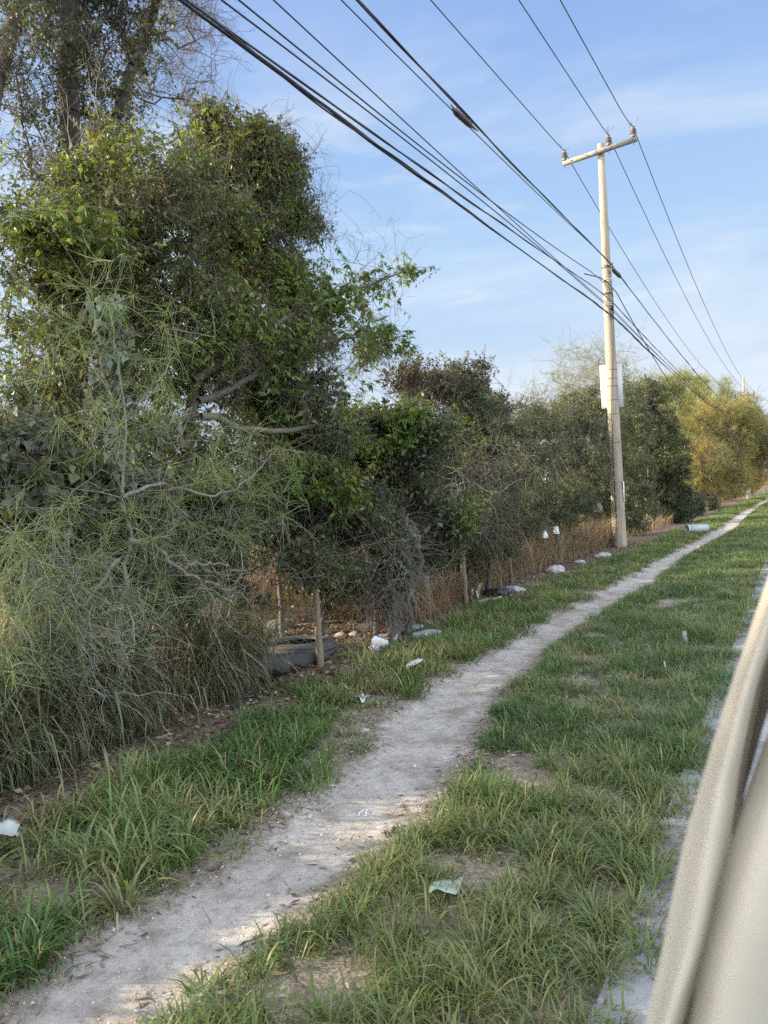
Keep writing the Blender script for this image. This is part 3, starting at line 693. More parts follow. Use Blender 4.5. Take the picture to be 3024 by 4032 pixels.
fans(lb, ex[:80]-np.array([.25, 0, 0]), unit(rng.normal(size=(80, 3))), 12, .3, FEATH[1], .0042, 6, .5, .8)
sb.build('branches', BARK, t, tuple(b0), smooth=True); lb.build('leaf_sprays', LEAF, t, tuple(b0))

# ------------------------------------------------------------------ shrubs along the fence, going away
x2 = -5.4
blB = [Blob(1520, 2080, 170, 170, -4.65, .35, 2.2), Blob(1690, 2090, 180, 170, -4.75, .4, 2.), Blob(1800, 2130, 190, 130, x2+.3, .8), Blob(1940, 2130, 110, 110, x2+.3, .8), Blob(1760, 1700, 260, 240, x2, 1.3), Blob(1700, 2010, 280, 210, x2, 1.1), Blob(1900, 1720, 110, 180, x2, 1.0), Blob(1930, 2000, 130, 200, x2, .9), Blob(1560, 1900, 160, 230, x2, .9)]
blP = [Blob(1840, 1480, 110, 90, x2, .6), Blob(1590, 1440, 100, 80, x2, .6), Blob(1960, 1600, 70, 80, x2, .5), Blob(1700, 1520, 160, 70, x2, .6)]
b0 = gnd(1545, 2530); b0[2] = -.03
tv = [wobble(b0+np.array([dx_, dy_, 0]), onx(u, v, x2+.2), 12, .045, r_, .025) for dx_, dy_, u, v, r_ in ((0, 0, 1600, 1900, .055), (.05, -.12, 1500, 1980, .045), (-.12, .12, 1650, 1850, .05), (.0, .3, 1700, 1800, .05), (-.1, -.25, 1480, 2050, .035))]
shrub('purple_topped_shrub', 'dark shrub with purplish top shoots, on a clump of gnarled stems beside the foam cup', 'shrub', tuple(b0), blB+blP, tv, 330,
      [(blB, 9600, dict(K=11, L=.052, ratio=.55, tl=.3, colors=DARKG+MIDG[:1]+GREY[:1], weights=[3, 3, 2, 2, 2, 2], droop=.4, thr=.33, shell=.45, patch=1.2)),
       (blP, 950, dict(K=11, L=.06, ratio=.5, tl=.35, colors=PURP, weights=[3, 2, 2, 2], droop=.0, up=.7, thr=.3)),
       ([Blob(1530, 2180, 130, 180, -4.4, .3, 1.5)], 420, dict(K=9, L=.055, ratio=.5, tl=.3, colors=MIDG+GREY, weights=[2]*8, droop=.8, up=-.4, thr=.38, maxd=1.2)),
       ([Blob(1700, 1700, 260, 160, x2+1.0, .3), Blob(1760, 1980, 200, 130, x2+1., .3)], 360, dict(K=5, L=.08, ratio=.5, tl=.35, colors=GREY+BRIGHT[:2], weights=[2, 2, 1, 3, 2, 2], droop=.6, thr=.35, maxd=1.6))],
      tang=[(blB, 300, 1.0, .003, DEADV), ([Blob(1520, 2250, 100, 240, -4.45, .3)], 300, .9, .0036, (.16, .14, .115)), ([Blob(1880, 1930, 100, 190, x2+.9, .3)], 320, 1.2, .0032, (.15, .125, .10)), ([Blob(1810, 1930, 70, 160, x2+1, .2)], 40, .7, .005, (.35, .31, .22))], stemc=(.06, .05, .042))
x3 = -5.5
bl3 = [Blob(2230, 1990, 120, 110, x3+.2, 1.1), Blob(2120, 1900, 190, 230, x3, 1.5), Blob(2080, 1680, 120, 130, x3, 1.1, .7), Blob(2260, 1800, 130, 220, x3, 1.4), Blob(2020, 2050, 150, 110, x3, .9)]
b0 = np.array([x3+.2, 17.5, -.03])
shrub('grey_green_shrub', 'grey-green small-leaved shrub overhanging the tan grass and the two cup-capped posts', 'shrub', tuple(b0), bl3, [wobble(b0, (x3, 17.4, 1.8), 6, .05, .07, .04), wobble(b0+np.array([0, -1.5, 0]), (x3, 15.5, 1.7), 6, .05, .06, .03), wobble(b0+np.array([0, 1.7, 0]), (x3, 19.6, 2), 6, .05, .06, .03)], 320,
      [(bl3, 6800, dict(K=11, L=.055, ratio=.55, tl=.32, colors=GREY[:1]+GREY[2:3]+DARKG[:3]+MIDG[:1], weights=[3, 3, 2, 3, 3, 2], droop=.4, thr=.31, patch=.9))], tang=[(bl3, 200, 1, .004, DEADV)], bare=[dict(ids=lambda A, i: i[A[i][:, 2] > 3.0], n=90, col=(.14, .125, .10), L=.45, r=.006, up=1.0)])
x4 = -6.0
bl4 = [Blob(2290, 1650, 130, 130, x4, 1.6), Blob(2340, 1780, 120, 170, x4+.3, 1.6), Blob(2180, 1640, 80, 80, x4, 1.1, .7), Blob(2330, 1950, 110, 140, x4+.5, 1.3)]
b0 = np.array([x4+.3, 24.6, -.03])
shrub('olive_shrub', 'olive-green shrub with lit leaves, just behind the concrete pole and its blank board', 'shrub', tuple(b0), bl4, [wobble(b0, bl4[1].c, 6, .05, .08, .04), wobble(b0+np.array([.1, -1, 0]), bl4[0].c, 6, .05, .07, .03)], 240,
      [(bl4, 5200, dict(K=10, L=.062, ratio=.5, tl=.35, colors=MIDG+[(.12, .12, .035)]+DARKG[:1], weights=[3, 3, 2, 2, 2, 2], droop=.4, thr=.30))], bare=[dict(ids=lambda A, i: i[A[i][:, 2] > 3.6], n=110, col=(.15, .135, .10), L=.6, r=.007, up=1.0)])
x5 = -5.5
bl5 = [Blob(2560, 1770, 130, 210, x5, 1.7), Blob(2600, 1930, 150, 150, x5+.2, 1.6), Blob(2550, 1560, 85, 80, x5, 1.1), Blob(2470, 1700, 90, 200, x5, 1.4), Blob(2480, 1950, 110, 170, x5+.4, 1.2)]
b0 = np.array([x5+.4, 30, -.03])
shrub('round_dark_shrub', 'dense rounded dark-green shrub standing next to the concrete pole on the far side', 'shrub', tuple(b0), bl5, [wobble(b0, bl5[0].c, 6, .06, .09, .05), wobble(b0+np.array([.1, -1.3, 0]), bl5[3].c, 6, .06, .08, .04), wobble(b0+np.array([.1, 1.3, 0]), bl5[1].c, 6, .06, .08, .04)], 300,
      [(bl5, 9500, dict(K=10, L=.078, ratio=.55, tl=.35, colors=DARKG+MIDG[:1], weights=[3, 4, 3, 1, 1], droop=.4, thr=.24, shell=.4)), ([bl5[2], bl5[0]], 900, dict(K=9, L=.075, ratio=.5, tl=.4, colors=MIDG, weights=[2, 2, 1, 1], up=.6, droop=.1, shell=.25))])
x6 = -5.3
bl6 = [Blob(2690, 1990, 90, 90, x6, 1.4), Blob(2640, 2030, 110, 70, x6+.3, 1.2), Blob(2760, 2000, 70, 70, x6, 1.6)]
b0 = np.array([x6+.3, 36, -.03])
shrub('low_black_green_shrub', 'low blackish-green shrub at the grass edge between the rounded dark shrub and the orange-tinted tree', 'shrub', tuple(b0), bl6, [wobble(b0, bl6[0].c, 5, .06, .07, .04), wobble(b0+np.array([0, -2, 0]), bl6[1].c, 5, .06, .07, .04)], 150,
      [(bl6, 3800, dict(K=9, L=.085, ratio=.55, tl=.4, colors=DARKG+[(.04, .035, .03)], weights=[3, 2, 1, 3, 2], droop=.4, thr=.26))])

# feathery trees beyond
def feather_tree(name, label, base, blobs, n_att, nf, cols, wts, group=None, fl=.42, strings=9, w=.012, twig=(.17, .16, .10), extra=None, bare=120):
    t = thing(name, label, 'tree', base, group)
    top = np.mean([b.c for b in blobs], 0)
    trk = [wobble(base, base+(top-base)*np.array([.3, .3, .7])+np.array([.0, k*.9, 0]), 6, .12, .12, .06) for k in (-1, 0, 1)]
    A, par, rad, ids, rp = skeleton(sample(blobs, n_att, .7), trk, .5, .006, .10)
    sb, lb = MB(), MB(); stems_mesh(sb, A, par, rad, ids, rp, twig, 4)
    bare_twigs(sb, A, ids[-len(ids)*2//3:], bare, twig, .9, .009, 3, 1.0)
    c = sample(blobs, nf, .5, .75, .44); nn = np.argmin(((c[:, None].astype(np.float32)-A[None].astype(np.float32))**2).sum(-1), 1)
    ok = np.linalg.norm(c-A[nn], axis=1) < 1.6; c, nn = c[ok], nn[ok]
    prism(sb, A[nn], c, .006, .004, 3, twig)
    cc = patchy(cols, wts, c, .5)
    fans(lb, c, unit(c-A[nn]+np.array([0, 0, .6])+rng.normal(size=c.shape)*.3), strings, fl, cc, w, 4, .55, .6)
    if extra:
        bl_, n_, kw = extra; twigs(lb, sb, sample(bl_, n_, .5, .7, .3), A, **kw)
    sb.build('trunk', BARK, t, base, smooth=True); lb.build('crown', LEAF, t, base)
bl = [Blob(2330, 1470, 170, 110, -9, 2.2, .8), Blob(2180, 1540, 110, 90, -9, 1.8, .7), Blob(2420, 1560, 160, 130, -9, 2, 1)]
feather_tree('feathery_tree', 'pale feathery tree with bare upswept twigs showing on both sides of the near pole', np.array([-8.8, 31., -.05]), bl, 260, 900, [(.17, .19, .09), (.20, .21, .12), (.13, .15, .06)], [2, 1, 1], fl=.5, strings=6, w=.010, bare=330)
bl = [Blob(2640, 1560, 140, 110, -7.6, 2.6), Blob(2760, 1600, 130, 110, -7.4, 2.6), Blob(2740, 1740, 170, 120, -6.3, 2.2, 1.2), Blob(2800, 1520, 90, 60, -7, 2, .4), Blob(2640, 1700, 100, 110, -6.9, 2.0)]
feather_tree('feathery_tree', 'yellow-green feathery tree leaning over the cables between the rounded dark shrub and the orange-tinted crown', np.array([-6.6, 44., -.05]), bl, 340, 6500, [(.19, .20, .05), (.23, .22, .06), (.14, .16, .045), (.16, .2, .07)], [3, 2, 2, 2], fl=.6, strings=10, w=.016, bare=320)
OR = [(.27, .25, .09), (.23, .23, .085), (.31, .235, .075), (.19, .20, .08), (.34, .24, .07)]
bl = [Blob(2900, 1690, 120, 130, rd=3.0, y=57), Blob(2820, 1780, 130, 100, rd=2.6, y=54), Blob(2960, 1780, 110, 90, rd=2.8, y=60), Blob(3010, 1720, 90, 110, rd=2.8, y=62, w=1.), Blob(2890, 1600, 90, 70, rd=2., y=60, w=.6), Blob(2790, 1660, 120, 90, rd=2.4, y=55, w=.8), Blob(2720, 1820, 120, 90, rd=2.2, y=50)]
blk = [Blob(2810, 1890, 140, 80, rd=2.4, y=53), Blob(2900, 1880, 90, 50, rd=2.6, y=58), Blob(3000, 1870, 70, 50, rd=2.6, y=70)]
feather_tree('orange_tinted_tree', 'tree with rusty orange and olive crown arching over the far pole', np.array([-5.8, 56., -.05]), bl+blk, 340, 5200, OR, [3, 3, 2, 3, 1], fl=.6, strings=9, w=.020, bare=420, twig=(.15, .11, .07),
             extra=(blk+bl, 3000, dict(K=8, L=.11, ratio=.5, tl=.55, colors=[(.17, .17, .075), (.11, .12, .06), (.28, .21, .075), (.23, .20, .08)], weights=[3, 3, 2, 2], patch=3, droop=.4, maxd=2.2, sr=.006)))
k_ = 0
for y_, h_, lab in ((72, 5.6, 'olive tree with ragged crown closing the far end of the hedge behind the second pole'), (92, 6.5, 'farthest dull-green tree at the vanishing end of the dirt path'), (118, 7.5, 'faint tree beyond all others where the hedge meets the sky')):
    bb = [Ball((-6.2, y_, h_*.62), (1.9, 6.5, h_*.40)), Ball((-5.4, y_+2, h_*.3), (1.3, 7, h_*.3)), Ball((-7, y_-4, h_*.8), (1.5, 3, h_*.2), .6)]
    shrub('hedge_tree', lab, 'tree', (-6, y_, -.05), bb, [wobble((-6, y_+d_, -.05), (-6.2, y_+d_, h_*.5), 5, .1, .12, .06) for d_ in (-4, 0, 4)], 160,
          [(bb, 4200, dict(K=7, L=.16, ratio=.5, tl=.6, colors=[(.10, .10, .04), (.06, .075, .035), (.17, .13, .045), (.08, .09, .05)], weights=[2, 3, 1+(k_ == 0), 2], droop=.4, thr=.27, maxd=2.5, sr=.008))], group='trees at the far end of the hedge', part=('trunk', 'crown'), step=.6, tip=.008)
    k_ += 1
# hedge plants behind the first row, seen through its gaps
for y_, x_, h_, lab in ((9.5, -8.6, 2.6, 'dim shrub seen through the gap above the discarded tyre'), (15.5, -8.2, 3.0, 'dim shrub in the second row behind the purple-topped shrub'), (23, -8.4, 3.4, 'second-row shrub behind the cup-capped posts, below the pale feathery tree')):
    bb = [Ball((x_, y_, h_*.66), (1.1, 2.6, h_*.34)), Ball((x_-.2, y_+1.5, h_*.75), (1.0, 1.5, h_*.3))]
    shrub('hedge_shrub', lab, 'shrub', (x_, y_, -.03), bb, [wobble((x_, y_+d_, -.03), (x_, y_+d_, h_*.6), 5, .06, .05, .03) for d_ in (-1.3, 1.2)], 120,
          [(bb, 2300, dict(K=9, L=.06, ratio=.55, tl=.35, colors=MIDG+DARKG, weights=[2, 2, 2, 1, 2, 2, 2, 1], droop=.4, thr=.33))], group='second row of the hedge', tang=[(bb, 120, 1, .004, DEADV)])
# unseen shrub and tree added behind the left shoulder, crowns shaped to cast shade
bb = [Ball((-6.0, -.8, .9), (.8, 2.7, .85)), Ball((-6.3, 2.7, 1.3), (.7, .9, 1.1)), Ball((-6.1, 1.2, 1.0), (.7, 1.3, .85))]
shrub('low_shade_shrub', 'low tangled shrub continuing the hedge past the thread-leaved shrub', 'shrub', (-6.0, .6, -.03), bb, [wobble((-6, y_, -.03), (-6, y_, .8), 5, .05, .04, .02) for y_ in (-.6, .8, 2.2)], 110,
      [(bb, 5000, dict(K=9, L=.075, ratio=.55, tl=.3, colors=MIDG+GREY, weights=[2]*8, droop=.5, thr=.05))])
bb = [Ball((-6.8, -.9, 3.75), (1.1, 2.5, 1.2)), Ball((-6.8, 1.9, 3.6), (1.0, 1.3, 1.25)), Ball((-7.2, -4.8, 3.1), (1.5, 2.3, 2.6)), Ball((-9.2, -1.2, 5.0), (1.2, 4.0, 1.45))]  # unseen crowns placed to keep the sun off slab and sleeve
shrub('thicket_tree', 'leafy tree of the same hedge standing further back along the path', 'tree', (-7.2, -5, -.05), bb, [wobble((-7.2, -5, -.05), (-7.2, -5, 2.2), 6, .05, .09, .05), wobble((-7.0, -1.0, -.05), (-6.9, -.9, 2.6), 6, .05, .09, .05), wobble((-9.2, -1.0, -.05), (-9.2, -1.2, 3.8), 6, .05, .09, .05)], 330,
      [(bb, 12000, dict(K=9, L=.095, ratio=.55, tl=.4, colors=BRIGHT+MIDG, weights=[2]*8, droop=.5, thr=.05))], part=('trunk', 'crown'))

# ------------------------------------------------------------------ grass
bare_spots = [(*gnd(u, v)[:2], r_) for u, v, r_ in ((1980, 3080, .20), (2110, 3110, .16), (2250, 2690, .22), (2360, 2510, .25), (1830, 3420, .17), (1900, 3470, .15), (1340, 3890, .22), (1250, 3960, .2), (1690, 3250, .15), (2300, 2700, .2), (2700, 3080, .2), (2640, 2390, .3), (2050, 3060, .15), (1560, 3300, .12), (2660, 3330, .13))]
def grass_cover(x, y):
    px = path_x(y); n = noise2(x, y, 1.5, 21); n2 = noise2(x, y, 4.5, 5)
    w = path_w(y)
    dl = (px-w)-x; dr_ = x-(px+w)
    left = np.clip((dl+.04+.25*(n2-.5))/.12, 0, 1)*np.clip((np.interp(y, [3, 5], [1.7, 1.35])+.9*(n-.5)-dl)/.5, 0, 1)*np.clip((n*.6+n2*.5-.27)/.12, .08, 1)
    # trodden, leaf-strewn ground before the tyre
    left = left*np.where((x < -3.80+.5*(n-.5)) & (y > 2.6) & (y < 5.4), .10, 1)*np.where((dl > .75) & (y > 5.1) & (y < 9), .45, 1)*np.where((dl < .32+.3*(n-.5)) & (y > 3.9) & (y < 5.8), .15, 1)*np.where((dl < np.interp(y, [2.2, 2.9], [.02, .18])+.2*(n-.5)) & (y < 3.6), .12, 1)
    right = np.clip((dr_+.02+.22*(n2-.5))/.12, 0, 1)*np.clip((-.52+.34*(n2-.5)-x)/.12, 0, 1)*np.clip((n*.55+n2*.65-.36)/.10, .08, 1)
    for bx_, by_, br_ in bare_spots:
        right = right*np.clip((np.hypot(x-bx_, y-by_)-br_*.5)/(br_*.5), .05, 1)
    return np.where(dl > -.1, left, 0)+np.where(dr_ > -.1, right, 0)
def grass_patch(mb, y0, y1, dens, nb, L, W, seg, x0=-4.9, x1=-.5, rad_=.05):
    n = int((x1-x0)*(y1-y0)*dens); x = x0+(x1-x0)*rng.random(n); y = y0+(y1-y0)*rng.random(n)
    cv = grass_cover(x, y); k = rng.random(n) < cv; x, y, cv = x[k], y[k], cv[k]
    vig = (.30+1.05*noise2(x, y, 2.3, 31)+.25*noise2(x, y, 6.1, 33))*(.60+.40*cv); vig = np.where(x > path_x(y), vig*np.interp(y, [2, 3.5, 6], [.80, .72, .66]), vig*np.interp(y, [4, 7], [1.05, .85]))
    m = len(x); tcol = patchy([(.065, .12, .034), (.095, .155, .045), (.13, .185, .062), (.175, .20, .085), (.23, .21, .115)], [3, 4, 3, 2, .6], np.stack([x, y, x*0], -1), 2.5)
    k_ = rng.integers(nb//2, nb+nb//2, m); k_ = np.where((x > path_x(y)) & (y < 12), (k_*1.45).astype(int), k_); idx = np.repeat(np.arange(m), k_); q = len(idx)
    a = rng.random(q)*2*np.pi; rr = rad_*np.sqrt(rng.random(q))
    bx_, by_ = x[idx]+rr*np.cos(a), y[idx]+rr*np.sin(a); azb = a+rng.normal(size=q)*.7
    Ls = L*vig[idx]*(.45+.75*rng.random(q)); dry = rng.random(q) < .07
    c = jitter(tcol[idx], .3); sun_yl = np.clip((bx_+2.0)/.6, 0, 1)[:, None]*np.clip((6-by_)/3, 0, 1)[:, None]; c = c*(1-sun_yl*.5)+np.array([.15, .165, .055])*sun_yl*.5*(.6+.8*rng.random((q, 1))); c[dry] = jitter(pal([(.30, .24, .13), (.22, .17, .09)], [1, 1], int(dry.sum())), .2)  # near right-hand blades yellowed in their colour to stand in for sunlight
    rs = bx_ > path_x(by_); blades(mb, bx_, by_, gz(bx_, by_)-.008, Ls, W*(.6+.7*rng.random(q))*np.where(rs & (by_ < 12), .66, 1.), azb, np.abs(rng.normal(size=q))*.38+.10, .8+1.7*rng.random(q), c, seg)
gb = MB()
grass_patch(gb, 1.0, 6.0, 125, 19, .265, .0085, 5)
grass_patch(gb, 6.0, 12, 90, 16, .27, .0085, 4, rad_=.08)
grass_patch(gb, 12, 24, 70, 13, .24, .010, 3, rad_=.10)
grass_patch(gb, 24, 48, 40, 11, .20, .017, 2, rad_=.14)
grass_patch(gb, 48, 110, 16, 9, .28, .035, 2, rad_=.2)
# low fine turf between the tufts
def turf(mb, y0, y1, dens, L, W, x0=-4.6, x1=-.45):
    n = int((x1-x0)*(y1-y0)*dens); x = x0+(x1-x0)*rng.random(n); y = y0+(y1-y0)*rng.random(n)
    k = rng.random(n) < np.clip(grass_cover(x, y)*1.1, 0, 1); x, y = x[k], y[k]; m = len(x)
    c = jitter(patchy([(.06, .10, .028), (.09, .125, .04), (.15, .145, .06), (.22, .19, .10)], [3, 3, 2, 1], np.stack([x, y, x*0], -1), 3), .3)
    blades(mb, x, y, gz(x, y)-.006, L*(.4+.9*rng.random(m)), W*(.7+.6*rng.random(m)), rng.random(m)*2*np.pi, .3+.7*rng.random(m), .4+1.2*rng.random(m), c, 3)
turf(gb, 1.0, 7, 1500, .10, .0055); turf(gb, 7, 18, 800, .10, .008); turf(gb, 18, 45, 300, .12, .016); turf(gb, 45, 110, 60, .16, .04)
tag(gb.build('grass', BLADE), 'green grass in arching tufts on both sides of the dirt path', 'grass', kind='stuff')

# tall reedy grass under the thicket
tg = MB()
def tall(mb, n, xr, yr, L, W, cols, wts, lean=.26, bend=2.1, az0=None, seg=6, mask=None):
    x = xr[0]+(xr[1]-xr[0])*rng.random(n); y = yr[0]+(yr[1]-yr[0])*rng.random(n)
    if mask is not None:
        k = rng.random(n) < mask(x, y); x, y = x[k], y[k]; n = len(x)
    c = jitter(patchy(cols, wts, np.stack([x, y, x*0], -1), 2.5), .35)
    azb = rng.random(n)*2*np.pi if az0 is None else az0+rng.normal(size=n)*.9
    blades(mb, x, y, gz(x, y)-.01, L*(.35+.75*rng.random(n)), W*(.6+.8*rng.random(n)), azb, np.abs(rng.normal(size=n))*lean, bend*(.3+rng.random(n)), c, seg)
REED = [(.11, .105, .06), (.16, .14, .09), (.08, .10, .045), (.23, .20, .145), (.065, .08, .04)]
mk = lambda x, y: np.clip((noise2(x, y, 2.0, 41)-.22)/.25, 0.1, 1)*(1-np.clip((y-5.5)/.5, 0, 1)*(x > -4.7))
tall(tg, 6500, (-5.5, -4.55), (.4, 6.2), 1.25, .011, REED, [3, 3, 3, 2, 2], az0=-.3, mask=mk)
tall(tg, 2600, (-4.75, -4.35), (1.0, 5.6), .85, .010, REED, [3, 3, 3, 2, 2], az0=-.2, mask=mk)
tall(tg, 4000, (-6.2, -4.9), (-3.5, .8), 1.15, .012, REED, [3, 3, 3, 2, 2])
tall(tg, 240, (-5.2, -4.5), (2.5, 5.9), 1.4, .017, [(.08, .10, .05), (.11, .125, .07)], [1, 1], .2, 2.6, -.4)
tag(tg.build('tall_grass', DRY), 'long arching reedy grass, half dry, at the foot of the thicket', 'grass', kind='stuff')
# tan dry grass along and behind the fence
dg = MB(); TAN = [(.24, .18, .115), (.19, .135, .085), (.30, .23, .145), (.14, .11, .07), (.33, .25, .14)]
tall(dg, 9000, (-6.2, -4.75), (9.0, 15), .85, .008, TAN, [3, 3, 2, 2, 1], .25, 1.3, seg=4)
tall(dg, 11000, (-6.6, -4.75), (15, 23), 1.05, .010, TAN, [3, 3, 2, 2, 1], .25, 1.2, seg=4)
tall(dg, 2500, (-5.6, -4.7), (26.4, 60), .8, .02, TAN+[(.10, .11, .045)], [3, 3, 2, 2, 1, 3], .3, 1.2, seg=3)
tall(dg, 9000, (-10.5, -7.2), (5, 24), 1.1, .013, TAN, [3, 3, 2, 1, 3], .25, 1.1, seg=3)
tall(dg, 9000, (-30, -10), (4, 45), 1.0, .035, TAN, [2, 2, 3, 1, 3], .25, 1.0, seg=2)
tall(dg, 420, (-4.9, -4.5), (9.4, 10.6), .75, .008, [(.22, .14, .09), (.28, .19, .11)], [1, 1], .3, 1.7, seg=4)
tag(dg.build('dry_grass', DRY), 'tall tan dry grass along the fence and in the field behind it', 'grass', kind='stuff')

# fallen leaves, straw and grit
lt = MB()
def scatter_flat(mb, n, xr, yr, L, ratio, cols, wts, mask=None, lift=.012, tilt=.5):
    x = xr[0]+(xr[1]-xr[0])*rng.random(n); y = yr[0]+(yr[1]-yr[0])*rng.random(n)
    if mask is not None:
        k = rng.random(n) < mask(x, y); x, y = x[k], y[k]; n = len(x)
    a = rng.random(n)*2*np.pi; D = np.stack([np.cos(a), np.sin(a), rng.normal(size=n)*tilt*.4], -1)
    Nn = np.array([0, 0, 1.])+rng.normal(size=(n, 3))*tilt; Ls = L*(.5+rng.random(n))
    B = np.stack([x, y, gz(x, y)+lift*(.6+rng.random(n))], -1)
    leaves(mb, B, D, Ls, Ls*ratio, Nn, jitter(pal(cols, wts, n), .35), .15, .05)
LIT = [(.20, .155, .115), (.28, .23, .18), (.13, .098, .07), (.36, .31, .255), (.09, .07, .055)]
scatter_flat(lt, 15000, (-6.6, -3.3), (2, 11), .05, .5, LIT, [3, 3, 3, 1, 2])
scatter_flat(lt, 5000, (-5.4, -3.3), (11, 24), .06, .5, LIT, [3, 3, 3, 1, 2])
scatter_flat(lt, 5000, (-6.6, -4.9), (6.5, 10), .06, .5, [(.33, .23, .13), (.22, .15, .09), (.4, .3, .2)], [2, 2, 1])
edge = lambda x, y: np.clip(1-np.abs(np.abs(x-path_x(y))-path_w(y)-.10)/.24, 0, 1)
scatter_flat(lt, 16000, (-3.3, -1.6), (1, 9), .045, .22, LIT+[(.36, .31, .23)], [3, 3, 2, 2, 1, 2], edge)
scatter_flat(lt, 3000, (-2.1, -.6), (1.5, 9), .05, .25, LIT+[(.36, .31, .23)], [3, 3, 2, 2, 1, 2])
scatter_flat(lt, 500, (-.75, -.25), (1.8, 8), .035, .3, LIT, [2, 2, 3, 1, 3])
tag(lt.build('leaf_litter', DRY), 'brown fallen leaves under the hedge and along the path edges', 'fallen leaves', kind='stuff')
st = MB()
n = 2600; x = -3.3+2.7*rng.random(n); y = 1.2+8*rng.random(n); k = rng.random(n) < np.clip(edge(x, y)+.06, 0, 1); x, y = x[k], y[k]; n = len(x)
a = rng.normal(size=n)*1.0+1.4; h = .06*(.3+rng.random(n)); dx_, dy_ = np.cos(a)*h, np.sin(a)*h
P0 = np.stack([x-dx_, y-dy_, gz(x-dx_, y-dy_)+.014], -1); P1 = np.stack([x+dx_, y+dy_, gz(x+dx_, y+dy_)+.014+.01*rng.random(n)], -1)
prism(st, P0, P1, .0016, .0012, 3, jitter(pal([(.42, .36, .26), (.25, .19, .13), (.14, .10, .07)], [3, 2, 2], n), .2))
tag(st.build('straw', DRY), 'scattered straw and broken twigs beside the dirt path', 'straw', kind='stuff')
gr = MB()
n = 5200; x = -3.1+1.4*rng.random(n); y = 1.2+22*rng.random(n)**1.4; s_ = .003+.008*rng.random(n)**5
bmq = bmesh.new(); bmesh.ops.create_icosphere(bmq, subdivisions=1, radius=1); bmesh.ops.triangulate(bmq, faces=bmq.faces[:]); bmq.verts.index_update()
UV = np.array([v.co[:] for v in bmq.verts]); UF = np.array([[v.index for v in f.verts] for f in bmq.faces]); bmq.free()
V = UV[None]*(1+.5*(rng.random((n, len(UV), 1))-.5))*s_[:, None, None]*np.array([1, 1, .7])+np.stack([x, y, gz(x, y)+.012], -1)[:, None]
gr.add(V.reshape(-1, 3), None, (np.arange(n)[:, None, None]*len(UV)+UF[None]).reshape(-1, 3), np.repeat(jitter(pal([(.42, .40, .36), (.32, .29, .26), (.5, .48, .45)], [3, 3, 1], n), .15), len(UV), 0))
tag(gr.build('gravel', attr_material("grit", .95, 80, .8, 1.1, 0)), 'small pale pebbles strewn over the dirt path', 'gravel', kind='stuff')

# ------------------------------------------------------------------ concrete poles
def concrete_material():
    m, t, out, b = mat("pole_concrete")
    co = N(t, 'ShaderNodeTexCoord').outputs['Object']
    mp = N(t, 'ShaderNodeMapping'); mp.inputs['Scale'].default_value = (9, 9, 1.6); t.links.new(co, mp.inputs[0])
    n1 = nz(t, 1.0, 6, .65, mp.outputs[0]); n2 = nz(t, 26, 6, .7, co)
    a = ramp(t, n1, [(.28, (.15, .125, .09)), (.46, (.265, .228, .175)), (.75, (.34, .305, .25))])
    c = ramp(t, n2, [(.30, (.72, .70, .67)), (.5, (1, 1, 1)), (.7, (1.06, 1.05, 1.04))])
    mu = N(t, 'ShaderNodeMixRGB', blend_type='MULTIPLY'); mu.inputs[0].default_value = 1; t.links.new(a, mu.inputs[1]); t.links.new(c, mu.inputs[2])
    t.links.new(mu.outputs[0], b.inputs['Base Color']); b.inputs['Roughness'].default_value = .9; bump(t, b, n2, .35, .01)
    t.links.new(b.outputs[0], out.inputs[0]); return m
CONC = concrete_material()
ARM = solid("weathered_crossarm", (.21, .20, .18), .8, .3, 0, 9, .25, .2)
PAINT = solid("black_stencil", (.05, .045, .04), .8, .1)
BOARD = solid("board_back", (.50, .50, .50), .55, .35, 0, 5, .05)
STEELBAND = solid("pale_steel_band", (.55, .54, .51), .45, .5, .4)
def pole_r(z, h=11.42): return .185+(.085-.185)*z/h
def octo(mb, z0, z1, ra, rb, cx=0, cy=0, steps=1):
    k = 8; th = (np.arange(k)+.5)*2*np.pi/k; V = []
    zs = np.linspace(z0, z1, steps+1)
    for z in zs:
        r = (ra+(rb-ra)*(z-z0)/(z1-z0))/math.cos(math.pi/8)
        V.append(np.stack([cx+r*np.cos(th), cy+r*np.sin(th), np.full(k, z)], -1))
    i = np.arange(k); j = (i+1) % k
    f = np.concatenate([np.stack([i, j, j+k, i+k], -1)+q*k for q in range(steps)])
    V = np.concatenate(V); top = np.arange(k)+steps*k
    V = np.concatenate([V, [[cx, cy, z1+.012]]]); m = len(V)-1
    f3 = [(top[a_], top[(a_+1) % k], m) for a_ in range(k)]
    mb.add(V, f, f3)
